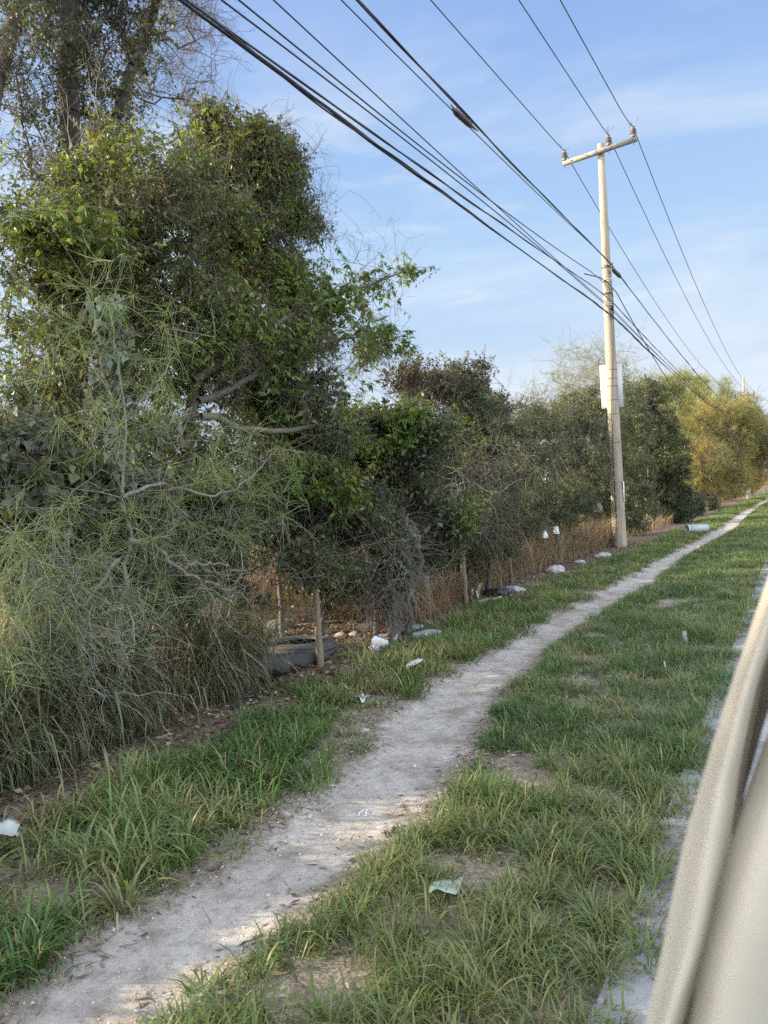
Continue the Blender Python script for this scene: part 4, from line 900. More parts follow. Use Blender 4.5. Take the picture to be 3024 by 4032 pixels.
def insulator(parent, x, y, z, k=18):
    mb = MB()
    prof = [(.0, 0), (.062, 0), (.070, .03), (.066, .075), (.058, .085)]
    for q in range(4):
        zb = .09+q*.036; prof += [(.060, zb), (.086-.002*q, zb+.008), (.088-.002*q, zb+.016), (.062, zb+.024)]
    prof += [(.050, .24), (.042, .262), (.052, .275), (.048, .298), (.0, .305)]
    lathe(mb, prof, k, Matrix.Translation((x, y, z)))
    ins = mb.build('insulator', PORCELAIN, parent, parent_loc(parent), smooth=True, color=False)
    wb = MB(); tube(wb, [(x, y, z-.22), (x, y, z-.06)], .010, 6)
    w_ = wb.build('pin', METAL, parent, parent_loc(parent), color=False); w_.parent = ins; w_.location = (0, 0, 0)
    if k > 10:
        wb = MB()
        for q in range(4):     # loose ends of the tie wires
            a_ = rng.random()*6.28; p = np.array([x+.03*math.cos(a_), y+.03*math.sin(a_), z+.29]); d = np.array([.10*math.cos(a_), .10*math.sin(a_), .16*rng.random()+.05])
            tt = np.linspace(0, 1, 8)[:, None]; tube(wb, p+d*tt+np.array([0, 0, .03])*np.sin(tt*3.1), .0045, 5)
            c_ = p+d; th_ = np.linspace(0, 6.28, 9); tube(wb, c_+np.stack([.016*np.cos(th_), np.zeros(9), .026*np.sin(th_)+.02], -1), .0045, 5)
        w_ = wb.build('tie_wire', METAL, parent, parent_loc(parent), color=False); w_.parent = ins; w_.location = (0, 0, 0)
    return ins
def parent_loc(p): return tuple(p.location)
PX, PY, PHT = -4.52, 22.44, 11.42
def pole(name, label, px, py, arm_x0, arm_x1, arm_z, tilt, ins, full=True, group=None):
    t = thing(name, label, 'utility pole', (px, py, 0), group)
    mb = MB(); octo(mb, -.6, PHT, .185+.005, .085, px, py, 6)
    mb.build('shaft', CONC, t, (px, py, 0), color=False)
    mb = MB(); ya = py-pole_r(arm_z)-.055
    L = arm_x1-arm_x0; dz = tilt
    m_ = Matrix.Translation(((arm_x0+arm_x1)/2, ya, arm_z)) @ Matrix.Rotation(-math.atan2(dz, L), 4, 'Y')
    box(mb, (-L/2, -.048, -.065), (L/2, .048, .065), mtx=m_, chamfer=.008)
    arm = mb.build('crossarm', ARM, t, (px, py, 0), color=False)
    for bx_ in (-.10, .12, -.34*0+.32, -L/2+.24, L/2-.10):
        p = m_ @ Vector((px-(arm_x0+arm_x1)/2+bx_ if abs(bx_) < .4 else bx_, -.048, .0)); bb = MB(); tube(bb, [tuple(p), (p[0], p[1]-.03, p[2])], .013, 8); bb.build('bolt', METAL, arm, (px, py, 0), color=False).location = (0, 0, 0)
    for ix in ins:
        zz = arm_z+.065+dz*(ix-(arm_x0+arm_x1)/2)/L
        insulator(t, ix, ya, zz, 18 if full else 8)
    return t, ya
ARMZ = ony(2360, 590, 22.2)[2]
pole1, YA = pole('utility_pole', 'tall octagonal concrete pole with three ribbed insulators and a blank board tied to it', PX, PY, -5.58, -3.51, 11.16, .17, (-5.52, -4.27, -3.60))
pole2, YB = pole('utility_pole', 'distant concrete pole half hidden by the orange-tinted tree, only its foot and crossarm tip clear', -4.05, 79.3, -4.95, -3.13, 9.62, 0.0, (-4.85, -3.70, -3.22), False)
# bands, ties, clamps on the near pole
def pxz(u, v): return ony(u, v, PY-.15)
def ring(mb, z, h, grow=.004, r=None):
    k = 8; th = (np.arange(k)+.5)*2*np.pi/k; V = []
    rr = (pole_r(z) if r is None else r)
    for (dr, dz) in ((grow, -h/2), (grow+.006, -h/2), (grow+.006, h/2), (grow, h/2)):
        q = (rr+dr)/math.cos(math.pi/8); V.append(np.stack([PX+q*np.cos(th), PY+q*np.sin(th), np.full(k, z+dz)], -1))
    i = np.arange(k); j = (i+1) % k
    mb.add(np.concatenate(V), np.concatenate([np.stack([i+a*k, j+a*k, j+((a+1) % 4)*k, i+((a+1) % 4)*k], -1) for a in range(4)]))
O1 = (PX, PY, 0)
for v_, h_, m_ in ((1048, .05, METAL), (1098, .022, STEELBAND), (1104, .02, STEELBAND), (1154, .05, METAL), (1194, .02, STEELBAND), (1200, .02, STEELBAND), (1242, .04, STEELBAND)):
    mb = MB(); z = pxz(2388, v_)[2]; ring(mb, z, h_); mb.build('band', m_, pole1, O1, color=False)
for v_ in (1455, 1490, 1520, 1575, 1630, 1744, 1898):
    mb = MB(); z = pxz(2400, v_)[2]; ring(mb, z, .008, .002); mb.build('tie_wire', RUBBER if v_ < 1600 else METAL, pole1, O1, color=False)
mb = MB()     # seam cable down the front
ru = [(2405, 1100), (2409, 1165), (2413, 1210), (2416, 1250), (2415, 1330), (2414, 1390), (2410, 1500), (2408, 1620), (2412, 1740), (2416, 1830), (2420, 1920), (2424, 2000), (2428, 2040), (2428, 2080), (2420, 2120), (2408, 2165)]
P = []
for u, v in ru:
    p = ony(u, v, PY-.3); z = max(p[2], 0); yy = PY-pole_r(z)-.020; p = ony(u, v, yy); P.append((max(min(p[0], PX+.3), PX-.3), yy, max(p[2], .0)))
P[-1] = (PX-.28, PY-.5, .0)
P = np.array(P); tt = np.linspace(0, len(P)-1, 60); P = np.stack([np.interp(tt, np.arange(len(P)), P[:, i]) for i in range(3)], -1)
tube(mb, P, .010, 6); mb.build('riser_cable', RUBBER, pole1, O1, color=False)
# standoff bracket, clamps and the splice case on the far side
def pt(u, v, dy=0): return ony(u, v, PY-.22+dy)
mb = MB()
tube(mb, [pt(2376, 1044), pt(2402, 1046), pt(2412, 1034), pt(2408, 1058)], .012, 6); tube(mb, [pt(2376, 1106), pt(2390, 1115), pt(2384, 1100)], .014, 6)
tube(mb, [pt(2369, 1154), pt(2408, 1152), pt(2414, 1168)], .014, 6); box(mb, np.array(pt(2408, 1212))-.055, np.array(pt(2408, 1212))+.055, chamfer=.01)
tube(mb, [pt(2380, 1110), pt(2386, 1128), pt(2394, 1150), pt(2391, 1180), pt(2384, 1205), pt(2376, 1212)], .006, 6)
tube(mb, [pt(2410, 1135), pt(2414, 1170), pt(2416, 1215), pt(2416, 1240)], .008, 6)
tube(mb, [pt(2404, 1238), pt(2414, 1244)], .035, 8)
mb.build('bracket', RUBBER, pole1, O1, color=False)
# stencil and number plate
def text_mesh(s, size, name):
    cu = bpy.data.curves.new(name, 'FONT'); cu.body = s; cu.size = size; cu.extrude = .0008; cu.space_character = 1.25
    o = bpy.data.objects.new(name, cu); COL.objects.link(o); bpy.context.view_layer.update()
    me = bpy.data.meshes.new_from_object(o.evaluated_get(bpy.context.evaluated_depsgraph_get())); bpy.data.objects.remove(o); return me
def stencil(s, size, u, v):
    me = text_mesh(s, size, 'lettering'); p = ony(u, v, PY-.32); z = p[2]; sl = .1/11.42
    o = bpy.data.objects.new('lettering', me); COL.objects.link(o); me.materials.append(PAINT); o.parent = pole1
    yy = -(pole_r(z)+.006)
    o.matrix_local = Matrix(((0, -1, 0, p[0]-PX+.035), (sl*1.0, 0, -1, yy+0), (1, 0, 0, z), (0, 0, 0, 1)))
    return o
stencil('CFE', .085, 2421, 2014); stencil('PCR', .085, 2419, 1978)
mb = MB(); p = pt(2445, 1895); z1 = p[2]; z0 = pt(2448, 1978)[2]
x_ = PX+pole_r(z0)+.010
box(mb, (x_, PY-.075, z0), (x_+.006, PY+.055, z1), chamfer=.001)
pl = mb.build('number_plate', solid("plate_white", (.7, .7, .72), .4), pole1, O1, color=False)
mb = MB(); box(mb, (x_-.004, PY-.085, z0+.38), (x_+.009, PY-.076, z0+.56)); q = mb.build('blue_strip', solid("plate_blue", (.04, .06, .22), .4), pl, O1, color=False); q.location = (0, 0, 0)
# board tied behind the pole
yb = PY+pole_r(4.6)+.02
cs_ = [ony(u, v, yb) for u, v in ((2363, 1440), (2448, 1430), (2455, 1601), (2367, 1610))]
mb = MB(); xl, xr_ = (cs_[0][0]+cs_[3][0])/2, (cs_[1][0]+cs_[2][0])/2; zt, zb = (cs_[0][2]+cs_[1][2])/2, (cs_[2][2]+cs_[3][2])/2
box(mb, (xl, yb, zb), (xr_, yb+.006, zt), chamfer=.001)
o = mb.build('sign_board', BOARD, None, (PX, yb, (zt+zb)/2), color=False); tag(o, 'blank pale-grey back of a rectangular board strapped behind the near concrete pole', 'sign')

# ------------------------------------------------------------------ wires
def fitcurve(x, pix, deg=2, extra=None):
    q = np.array([onx(u, v, x) for u, v in pix]); c = np.polyfit(q[:, 1], q[:, 2], min(deg, len(pix)-1)); return c
def near_span(c, y1, z1, xa, x0=None, y0=-27.0, k=.0022, blend=2.0):
    y = np.concatenate([np.linspace(y0, y1-3, 60), np.linspace(y1-2.8, y1, 14)]); z = np.polyval(c, np.maximum(y, 4)) if len(c) > 2 else np.polyval(c, y)
    if len(c) > 2: dz = np.polyval(np.polyder(c), 4.0); z = np.where(y < 4, np.polyval(c, 4.0)+dz*(y-4), z)
    z = z + k*np.minimum(y-4, 0)**2
    w = np.clip((y-(y1-blend))/blend, 0, 1); e = z1-z[-1]; z = z+e*w*w
    x = np.full_like(y, xa); return np.stack([x, y, z], -1)
def far_span(y0, z0, ym, zm, y1, z1, xa, xb, n=60):
    y = np.linspace(y0, y1, n); c = np.polyfit([y0, ym, y1], [z0, zm, z1], 2); x = xa+(xb-xa)*(y-y0)/(y1-y0)
    return np.stack([x, y, np.polyval(c, y)], -1)
def line(name, label, cat, P, r, group=None, strands=0, wob=0, twist=1.1, k=6, materials=RUBBER, parts=None):
    mb = MB(); s = np.concatenate([[0], np.cumsum(np.linalg.norm(np.diff(P, axis=0), axis=1))])
    if strands:
        ss = np.linspace(0, s[-1], max(len(P)*3, 200)); Q = np.stack([np.interp(ss, s, P[:, i]) for i in range(3)], -1)
        for q in range(strands):
            ph = q*2*np.pi/strands; wv = wob*(.7+.6*np.sin(ss*.37+q*2))
            off = np.stack([np.cos(ss*twist+ph)*wv, 0*ss, np.sin(ss*twist*.8+ph)*wv], -1); tube(mb, Q+off, r*(1 if q else 1.2), k)
    else: tube(mb, P, r, k)
    o = mb.build(name, materials, None, tuple(P[0]), smooth=True, color=False)
    return tag(o, label, cat, group)
WIRE = solid("line_wire", (.02, .02, .022), .5, .4, .3)
ins = {'A': -5.52, 'B': -4.27, 'C': -3.60}
npx = {'A': [(1696, 0), (2211, 586)], 'B': [(2043, 0), (2394, 535)], 'C': [(2206, 0), (2484, 505)]}
wl = {'A': 'high power wire on the insulator at the near end of the first crossarm', 'B': 'high power wire on the insulator beside the pole top, middle of three', 'C': 'high power wire on the outer insulator, furthest from the hedge'}
for q in 'ABC':
    xq = ins[q]; zi = 11.225+.17*(xq+4.545)/2.07+.285
    c = fitcurve(xq, npx[q]); P1 = near_span(c, YA-.02, zi, xq, k=.0012)
    xf = {'A': -4.85, 'B': -3.70, 'C': -3.22}[q]; zm = {'A': 9.35, 'B': 9.52, 'C': 9.46}[q]
    P2 = far_span(YA+.02, zi, 50, zm, YB, 9.62+.065+.29, xq, xf)
    line('power_line', wl[q], 'power line', np.concatenate([P1, P2]), .012, 'power lines on the crossarms', materials=WIRE)
xc = -4.36
G = 'telecom cables on the pole'
def comm(label, pix, zend, r, far=None, group=G, name='cable', **kw):
    c = fitcurve(xc, pix, 2); P1 = near_span(c, PY-.26, zend, xc, blend=3)
    if far:
        zm, y1, z1 = far; P2 = far_span(PY-.1, zend, 50 if y1 > 60 else 32, zm, y1, z1, xc, -4.0); P1 = np.concatenate([P1, P2])
    return line(name, label, 'cable', P1, r, group, **kw)
z_at = lambda u, v: onx(u, v, xc)[2]
comm('thick bundle of twisted black cables, lowest of the lines reaching the near pole', [(698, 0), (969, 195), (1175, 336), (1403, 499), (1658, 700), (1741, 763), (2030, 968), (2211, 1100), (2400, 1232)], z_at(2400, 1234), .0105, (6.12, 79.3, 6.7), strands=4, wob=.016, twist=1.7, name='cable_bundle')
comm('single black cable just above the thick twisted bundle', [(725, 0), (1034, 206), (1712, 700), (1832, 781), (2103, 965), (2211, 1046), (2368, 1149)], z_at(2376, 1156), .0095, (6.35, 79.3, 6.9), strands=2, wob=.006, twist=2.2)
comm('black cable second above the thick bundle, crossing a steeper one before the pole', [(866, 0), (1197, 250), (1642, 580), (1750, 672), (1920, 800), (2073, 940), (2211, 1055), (2390, 1205)], z_at(2392, 1206), .0095, (6.25, 79.3, 6.8))
comm('black cable that ends in a stubby clamp in front of the near pole', [(942, 0), (1360, 336), (1760, 667), (2012, 853), (2163, 950), (2338, 1079)], z_at(2350, 1086), .0095, None)
comm('steeper thin black cable that dips behind its neighbours to the small box on the pole', [(1072, 0), (1360, 260), (1837, 700), (2012, 859), (2211, 1046), (2404, 1209)], z_at(2404, 1209), .0085, (6.2, 79.3, 6.75))
comm('thin messenger wire running just below the doubled cable that carries the splice case', [(1343, 0), (1783, 434), (2048, 700), (2163, 805), (2380, 1010)], z_at(2378, 1012), .0085, None)
comm('doubled black cable carrying the splice case in mid-span, highest of the black cables', [(1408, 0), (1804, 423), (2076, 700), (2253, 889), (2380, 1010)], z_at(2384, 1014), .012, (7.06, 79.3, 7.3), strands=2, wob=.010, twist=1.3)
# the slack drop beyond the pole
e0 = onx(2404, 1128, -4.3); P = far_span(PY+.1, e0[2], 32, onx(2610, 1465, -4.3)[2], 52, 4.85, -4.3, -4.6)
c0 = onx(2352, 1088, xc); line('drop_cable', 'slack heavy cable sagging from the clamp on the pole into the yellow-green tree', 'cable', np.concatenate([[onx(2300, 1078, xc), onx(2362, 1092, xc-.0), onx(2392, 1112, -4.33)], P]), .014, k=8)
# splice cases
def case(label, p0, p1, r, ribs=3):
    p0, p1 = np.array(p0), np.array(p1); d = unit((p1-p0)[None])[0]; L = np.linalg.norm(p1-p0)
    t = thing('splice_case', label, 'splice case', tuple((p0+p1)/2))
    mb = MB(); tt = np.linspace(0, 1, 26); rr = r*np.clip(np.minimum(tt/.16, (1-tt)/.3), .22, 1)*(1+.10*(np.arange(26) % 3 == 0))
    tube(mb, p0+(p1-p0)*tt[:, None], rr, 12); mb.build('body', RUBBER, t, tuple((p0+p1)/2), color=False)
    mb = MB()
    for f in (.2, .78):
        c_ = p0+d*L*f; tube(mb, [c_+np.array([0, 0, -.0]), c_+np.array([0, 0, r+.05])], .014, 6)
    tube(mb, [p0-d*.06+np.array([0, 0, r*.8]), p1+d*.12+np.array([0, 0, .02])], .012, 6)
    mb.build('hanger', METAL, t, tuple((p0+p1)/2), color=False); return t
case('black splice case hanging in mid-span on the doubled cable', onx(1780, 418, xc)-np.array([0, 0, .04]), onx(1870, 498, xc)-np.array([0, 0, .05]), .048)
case('long black splice case on the cable just beyond the near pole', onx(2410, 1058, -4.3), onx(2450, 1098, -4.3), .055)

# ------------------------------------------------------------------ fence posts
posts = [((1230, 2190), gnd(1265, 2640), .034, 'weathered leaning post rising in front of the discarded tyre', (.17, .13, .095)),
         ((1548, 2330), gnd(1556, 2512), .05, 'dark stub post beside the gnarled stems by the foam cup', (.12, .10, .085)),
         ((1676, 2270), gnd(1690, 2430), .045, 'grey post standing in matted brown grass behind the two clear bottles', (.19, .165, .135)),
         ((1818, 2170), gnd(1835, 2385), .042, 'slim brown post beside the upright torn cardboard', (.16, .12, .085)),
         ((1932, 2190), gnd(1915, 2345), .040, 'blackened leaning post above the black plastic bag', (.055, .048, .042)),
         ((2005, 2195), (-4.65, 13.4, 0), .038, 'short dark post leaning in the sunlit tan grass right of the blackened post', (.10, .08, .06)),
         ((2142, 2108), (-4.75, 16.2, 0), .040, 'dark post capped with a crumpled white cup', (.08, .065, .05)),
         ((2190, 2092), (-4.75, 17.2, 0), .040, 'dark post capped with a smooth upright white cup', (.08, .065, .05)),
         ((2238, 2130), (-4.68, 18.9, 0), .045, 'leaning dark post without a cap, next to the white-capped pair', (.10, .08, .065)),
         ((2302, 2070), (-4.8, 20.6, 0), .050, 'pinkish split post nearest the concrete pole', (.30, .21, .17))]
caps = []
for (u, v), g, r, lab, c in posts:
    g = np.array(g, float); top = ony(u, v, g[1]+.02); g[2] = -.15
    top[0] = min(max(top[0], g[0]-.25), g[0]+.25)
    mb = MB(); n = 9; tt = np.linspace(0, 1, n)[:, None]; P = g+(top-g)*tt+rng.normal(size=(n, 3))*np.array([.008, .008, 0])
    tube(mb, P, r*(1.05-.15*tt[:, 0])*(1+.08*rng.normal(size=n)), 9, c=c)
    o = mb.build('fence_post', WOOD, None, (g[0], g[1], 0), smooth=False); tag(o, lab, 'fence post', 'old posts of the fence line')
    caps.append((top, r))
CUP = solid("white_foam", (.56, .55, .53), .6, .3, 0, 20, .06)
def cup(mb, m_, s=1.0, k=22):
    lathe(mb, [(.0, 0), (.030*s, 0), (.031*s, .004*s), (.044*s, .098*s), (.0475*s, .102*s), (.0475*s, .108*s), (.042*s, .107*s), (.029*s, .008*s), (0, .008*s)], k, m_)
for i, lab in ((6, 'crumpled white cup turned over a dark fence post'), (7, 'smooth white cup turned over a dark fence post')):
    top, r = caps[i]; mb = MB(); s = 1.55
    cup(mb, Matrix.Translation((top[0], top[1], top[2]+.11)) @ Matrix.Rotation(math.pi+.12*(i-6.5), 4, 'X'), s)
    if i == 6: mb.v[0] = mb.v[0]+(noise3(mb.v[0], 22)[:, None]-.5)*.06
    o = mb.build('foam_cup', CUP, None, tuple(top), smooth=True, color=False); tag(o, lab, 'cup')
# ------------------------------------------------------------------ tyre
RUB = attr_material("worn_rubber", .8, 26, .6, 1.35, .4, .006)
tc_ = gnd(1150, 2605); tc_[2] = 0
def tyre_prof(R, w):
    return [(R*.60, -w*.36), (R*.64, -w*.44), (R*.80, -w*.52), (R*.93, -w*.46), (R*.985, -w*.38), (R, -w*.33), (R*.985, -w*.22), (R, -w*.20), (R, -w*.05), (R*.985, -w*.03), (R*.985, w*.03), (R, w*.05), (R, w*.20), (R*.985, w*.22), (R, w*.33), (R*.985, w*.38), (R*.93, w*.46), (R*.80, w*.52), (R*.64, w*.44), (R*.60, w*.36),
            (R*.63, w*.30), (R*.80, w*.42), (R*.92, w*.30), (R*.94, 0), (R*.92, -w*.30), (R*.80, -w*.42), (R*.63, -w*.30), (R*.60, -w*.36)]
t = thing('tyre', 'large worn grey tyre lying on its side in dead leaves under the shady shrub', 'tyre', (tc_[0], tc_[1], 0))
m_ = Matrix.Translation((tc_[0]-.10, tc_[1]+.28, .075)) @ Matrix.Rotation(R_(-2), 4, Vector((CR[0], CR[1], 0)))
mb = MB(); prof = tyre_prof(.42, .20); lathe(mb, prof, 64, m_, cols=[(.022, .022, .022) if q_ in (6, 9, 10, 13) else (.052, .05, .048) for q_ in range(len(prof))]); V = mb.v[0]; V += ((noise3(V, 3)-.5)*.03)[:, None]*np.array([1, 1, .6])
mb.build('carcass', RUB, t, (tc_[0], tc_[1], 0), smooth=True)
mb = MB(); bead = [(.47*.585, -.10), (.47*.575, -.09), (.47*.585, -.08), (.47*.60, -.09), (.47*.585, -.10)]; lathe(mb, bead, 48, m_, (.05, .05, .05)); b2 = [(r_, -z_) for r_, z_ in bead]; lathe(mb, b2, 48, m_, (.05, .05, .05)); mb.build('bead', RUB, t, (tc_[0], tc_[1], 0), smooth=True)
# torn length of tread in front of it
mb = MB(); n = 40; pxs = [(905, 2600), (960, 2592), (1030, 2585), (1100, 2577), (1170, 2570), (1230, 2566), (1275, 2566), (1300, 2580)]
tops = np.array([onx(u, v, -4.50) for u, v in pxs]); tt = np.linspace(0, len(pxs)-1, n); Tp = np.stack([np.interp(tt, np.arange(len(pxs)), tops[:, i]) for i in range(3)], -1)
Vt = []
inw = np.array([-.9, .35, 0])
for i in range(n):
    f = i/(n-1); bow = np.array([.10*math.sin(f*3.1), -.05*math.sin(f*3.1), 0])
    p = Tp[i]+bow; h = max(p[2], .12)
    row = [p+inw*.17+np.array([0, 0, -.015]), p+inw*.10+np.array([0, 0, .012]), p+np.array([0, 0, 0]), p-inw*.025+np.array([0, 0, -.05]), p-inw*.03+np.array([0, 0, -.07-.03*math.sin(i*1.2)]), p-inw*.02+np.array([0, 0, -h*.50-.02*math.sin(i*.9)])]
    row2 = [q+np.array([-.015, .006, -.022]) for q in row[::-1]]; Vt.append(np.array(row+row2))
Vt = np.stack(Vt); m2 = Vt.shape[1]; Vt += (noise3(Vt, 6)-.5)[..., None]*.03
i = np.arange(n-1)[:, None]*m2; j = np.arange(m2); jn = (j+1) % m2
mb.add(Vt.reshape(-1, 3), np.stack([i+j, i+jn, i+m2+jn, i+m2+j], -1).reshape(-1, 4), c=(.028, .028, .03))
o = mb.build('tyre_tread', RUB, None, (Tp[n//2][0], Tp[n//2][1], 0), smooth=False); tag(o, 'torn curved strip of black tyre tread standing on edge against the leaning post', 'tyre scrap')
# ------------------------------------------------------------------ litter
def crumple(name, label, cat, g, size, c, seed, rough=.5, flat=.5, ridg=.7, sub=4, trans=0, group=None, lift=.0, rotz=0., m=None):
    bm = bmesh.new(); bmesh.ops.create_icosphere(bm, subdivisions=sub, radius=1); bmesh.ops.triangulate(bm, faces=bm.faces[:]); bm.verts.index_update()
    V = np.array([v.co[:] for v in bm.verts]); F = [[v.index for v in f.verts] for f in bm.faces]; bm.free()
    a = noise3(V, 1.3, seed); b = np.abs(noise3(V, 2.6, seed+9)-.5)*2; c_ = np.abs(noise3(V, 6.1, seed+3)-.5)*2
    r = .62+.5*a-ridg*.45*b-ridg*.20*c_+.12; V = V*r[:, None]*np.array(size)
    V[:, 2] = np.maximum(V[:, 2], -size[2]*.35); cz, sz = math.cos(rotz), math.sin(rotz)
    V = V@np.array([[cz, sz, 0], [-sz, cz, 0], [0, 0, 1.]])
    V[:, 2] -= V[:, 2].min(); p = np.array([g[0], g[1], float(gz(g[0], g[1]))+lift-.006]); V = V+p
    mb = MB(); mb.add(V, None, F); 
    o = mb.build(name, m or solid(name+"_skin", c, rough, .4, 0, 18, .10), None, tuple(p), smooth=ridg < .45, color=False); return tag(o, label, cat, group)
PL = solid("white_plastic_film", (.33, .33, .335), .35, .5, 0, 10, .10)
crumple('plastic_bag', 'crumpled white plastic bag in the grass straight before the concrete pole', 'bag', gnd(2372, 2198), (.22, .16, .10), (.6, .6, .6), 1.1, m=PL)
crumple('plastic_bag', 'flattened white plastic bag on the verge, second in line before the concrete pole', 'bag', gnd(2285, 2220), (.18, .13, .07), (.6, .6, .6), 4.7, m=PL)
crumple('plastic_bag', 'dusty grey-white bag half buried in tan grass below the two cup-capped posts', 'bag', gnd(2185, 2258), (.20, .15, .13), (.36, .35, .34), 7.3)
crumple('plastic_bag', 'white bag beside the black one, at the edge of the grass', 'bag', gnd(2030, 2338), (.18, .12, .10), (.6, .6, .62), 2.9, m=PL)
crumple('plastic_bag', 'glossy black plastic bag at the foot of the blackened post', 'bag', gnd(1955, 2352), (.26, .18, .10), (.018, .018, .02), 5.9, rough=.3)
crumple('crumpled_paper', 'crumpled pale paper lying against the foam cup', 'paper', gnd(1470, 2566), (.08, .065, .07), (.42, .41, .39), 8.1)
hb = onx(2355, 1990, -5.0); 
o = crumple('hanging_bag', 'grey torn bag snagged on branches left of the concrete pole', 'bag', (hb[0], hb[1]), (.13, .10, .22), (.22, .21, .20), 3.4, lift=hb[2]-.2)
for i, (u, v, s, cc, lab) in enumerate(((1270, 2505, .13, (.25, .235, .21), 'pale stone under the shrub, just behind the leaning post'), (1345, 2518, .09, (.26, .24, .22), 'small grey stone beside the tyre'), (1400, 2515, .10, (.24, .22, .2), 'flat dull stone further along from the small grey one'),
        (1100, 2485, .22, (.16, .15, .13), 'wide mossy stone behind the tyre'), (1440, 2480, .14, (.17, .155, .14), 'dark rounded stone in front of the gnarled stems'), (1435, 2882, .045, (.30, .28, .25), 'grey stone at the grass edge by the path'), (45, 2990, .10, (.28, .26, .24), 'stone at the foot of the reedy grass'))):
    crumple('stone', lab, 'stone', gnd(u, v), (s, s*.75, s*.55), cc, i*2.3, .9, ridg=.25, sub=3, group='loose stones')
# foam cup on its side, with straw-thin drip
g = gnd(1515, 2562); mb = MB(); ax = unit((CR*.85-fwd*.5)[None])[0]; ax[2] = -.12
m_ = Matrix.Translation((g[0]-ax[0]*.05, g[1]-ax[1]*.05, float(gz(g[0], g[1]))+.072)) @ Vector(tuple(-ax)).to_track_quat('Z', 'Y').to_matrix().to_4x4() @ Matrix.Translation((0, 0, -.08))
cup(mb, m_, 1.5); o = mb.build('foam_cup', CUP, None, tuple(g), smooth=True, color=False); tag(o, 'white foam cup lying on its side in dead leaves by the gnarled stems', 'cup')
# bottles
def clear_plastic(name, tint):
    m, t, out, b = mat(name); b.inputs['Base Color'].default_value = (*tint, 1); b.inputs['Roughness'].default_value = .22; b.inputs['Transmission Weight'].default_value = .55; b.inputs['IOR'].default_value = 1.3
    n = nz(t, 30, 4); bump(t, b, n, .3, .006); t.links.new(b.outputs[0], out.inputs[0]); return m
def bottle(label, g, L, r, ang, cap_c, label_c, tint=(.30, .36, .37)):
    g = np.array([g[0], g[1], float(gz(g[0], g[1]))]); t = thing('plastic_bottle', label, 'bottle', tuple(g))
    d = Vector((math.cos(ang), math.sin(ang), .04)); m_ = Matrix.Translation((g[0], g[1], g[2]+r*.92)) @ d.to_track_quat('Z', 'Y').to_matrix().to_4x4() @ Matrix.Translation((0, 0, -L/2))
    pr = [(0, .012), (r*.75, 0), (r*.97, L*.03), (r, L*.07)]
    for q in range(6): pr += [(r*.95, L*(.10+.09*q)), (r, L*(.13+.09*q))]
    pr += [(r*.98, L*.68), (r*.8, L*.80), (r*.42, L*.90), (r*.36, L*.93), (r*.36, L*.955)]
    mb = MB(); lathe(mb, pr, 20, m_); mb.v[0] += (noise3(mb.v[0], 9)-.5)[:, None]*.02
    mb.build('body', clear_plastic('bottle_plastic', tint), t, tuple(g), smooth=True, color=False)
    mb = MB(); lathe(mb, [(0, L*.99), (r*.40, L*.99), (r*.42, L*.975), (r*.42, L*.935), (r*.37, L*.935)], 16, m_); mb.build('cap', solid('bottle_cap', cap_c, .5), t, tuple(g), smooth=True, color=False)
    if label_c:
        mb = MB(); lathe(mb, [(r*1.015, L*.40), (r*1.02, L*.42), (r*1.02, L*.58), (r*1.015, L*.60)], 20, m_); mb.build('wrapper', solid('bottle_wrapper', label_c, .5, .4, 0, 25, .5), t, tuple(g), smooth=True, color=False)
bottle('clear crushed bottle closest to the gnarled stems', gnd(1615, 2494), .34, .055, math.atan2(CR[1]+.25*fwd[1], CR[0]+.25*fwd[0]), (.5, .5, .5), None)
bottle('clear bottle with a reddish wrapper lying at the grass edge', gnd(1680, 2515), .36, .05, math.atan2(CR[1]+.3*fwd[1], CR[0]+.3*fwd[0]), (.55, .55, .55), (.45, .28, .24))
bottle('clear bottle with an orange and white wrapper in grass below the thread-leaved shrub', gnd(58, 3290), .27, .036, math.atan2(-.55*fwd[1]+.4*CR[1], -.55*fwd[0]+.4*CR[0]), (.6, .6, .6), (.62, .28, .12))
# papers and films
def sheet_scrap(name, label, cat, pix, c, lift=.02, curl=.02, thick=.0015, rough=.5, trans=0, n=10):
    q = [gnd(u, v) for u, v in pix]; V = []
    for i in range(n):
        for j in range(n):
            a, b = i/(n-1), j/(n-1); p = (1-a)*(1-b)*q[0]+a*(1-b)*q[1]+a*b*q[2]+(1-a)*b*q[3]
            V.append((p[0], p[1], float(gz(p[0], p[1]))+lift+curl*float(noise3(np.array([a*3, b*3, lift*50]), 1, 4)*2-.6)+curl*.6*abs(a-.5)))
    V = np.array(V); k = n*n; f = np.array([[i*n+j, i*n+j+1, (i+1)*n+j+1, (i+1)*n+j] for i in range(n-1) for j in range(n-1)])
    rim = [i*n for i in range(n)]+[(n-1)*n+j for j in range(1, n)]+[i*n+n-1 for i in range(n-2, -1, -1)]+[j for j in range(n-2, 0, -1)]
    W = V-np.array([0, 0, thick]); mb = MB(); mb.add(np.concatenate([V, W]), np.concatenate([f, f[:, ::-1]+k, [[rim[a], rim[(a+1) % len(rim)], rim[(a+1) % len(rim)]+k, rim[a]+k] for a in range(len(rim))]]))
    ctr = V.mean(0); o = mb.build(name, c if not isinstance(c, tuple) else solid(name+"_skin", c, rough, .4, 0, 25, .10), None, tuple(ctr), smooth=True, color=False); return tag(o, label, cat)
sheet_scrap('paper_strip', 'white curled strip of paper lying on green grass near the path', 'paper', [(1595, 2664), (1650, 2632), (1668, 2646), (1615, 2672)], (.46, .46, .46), .07, .03)
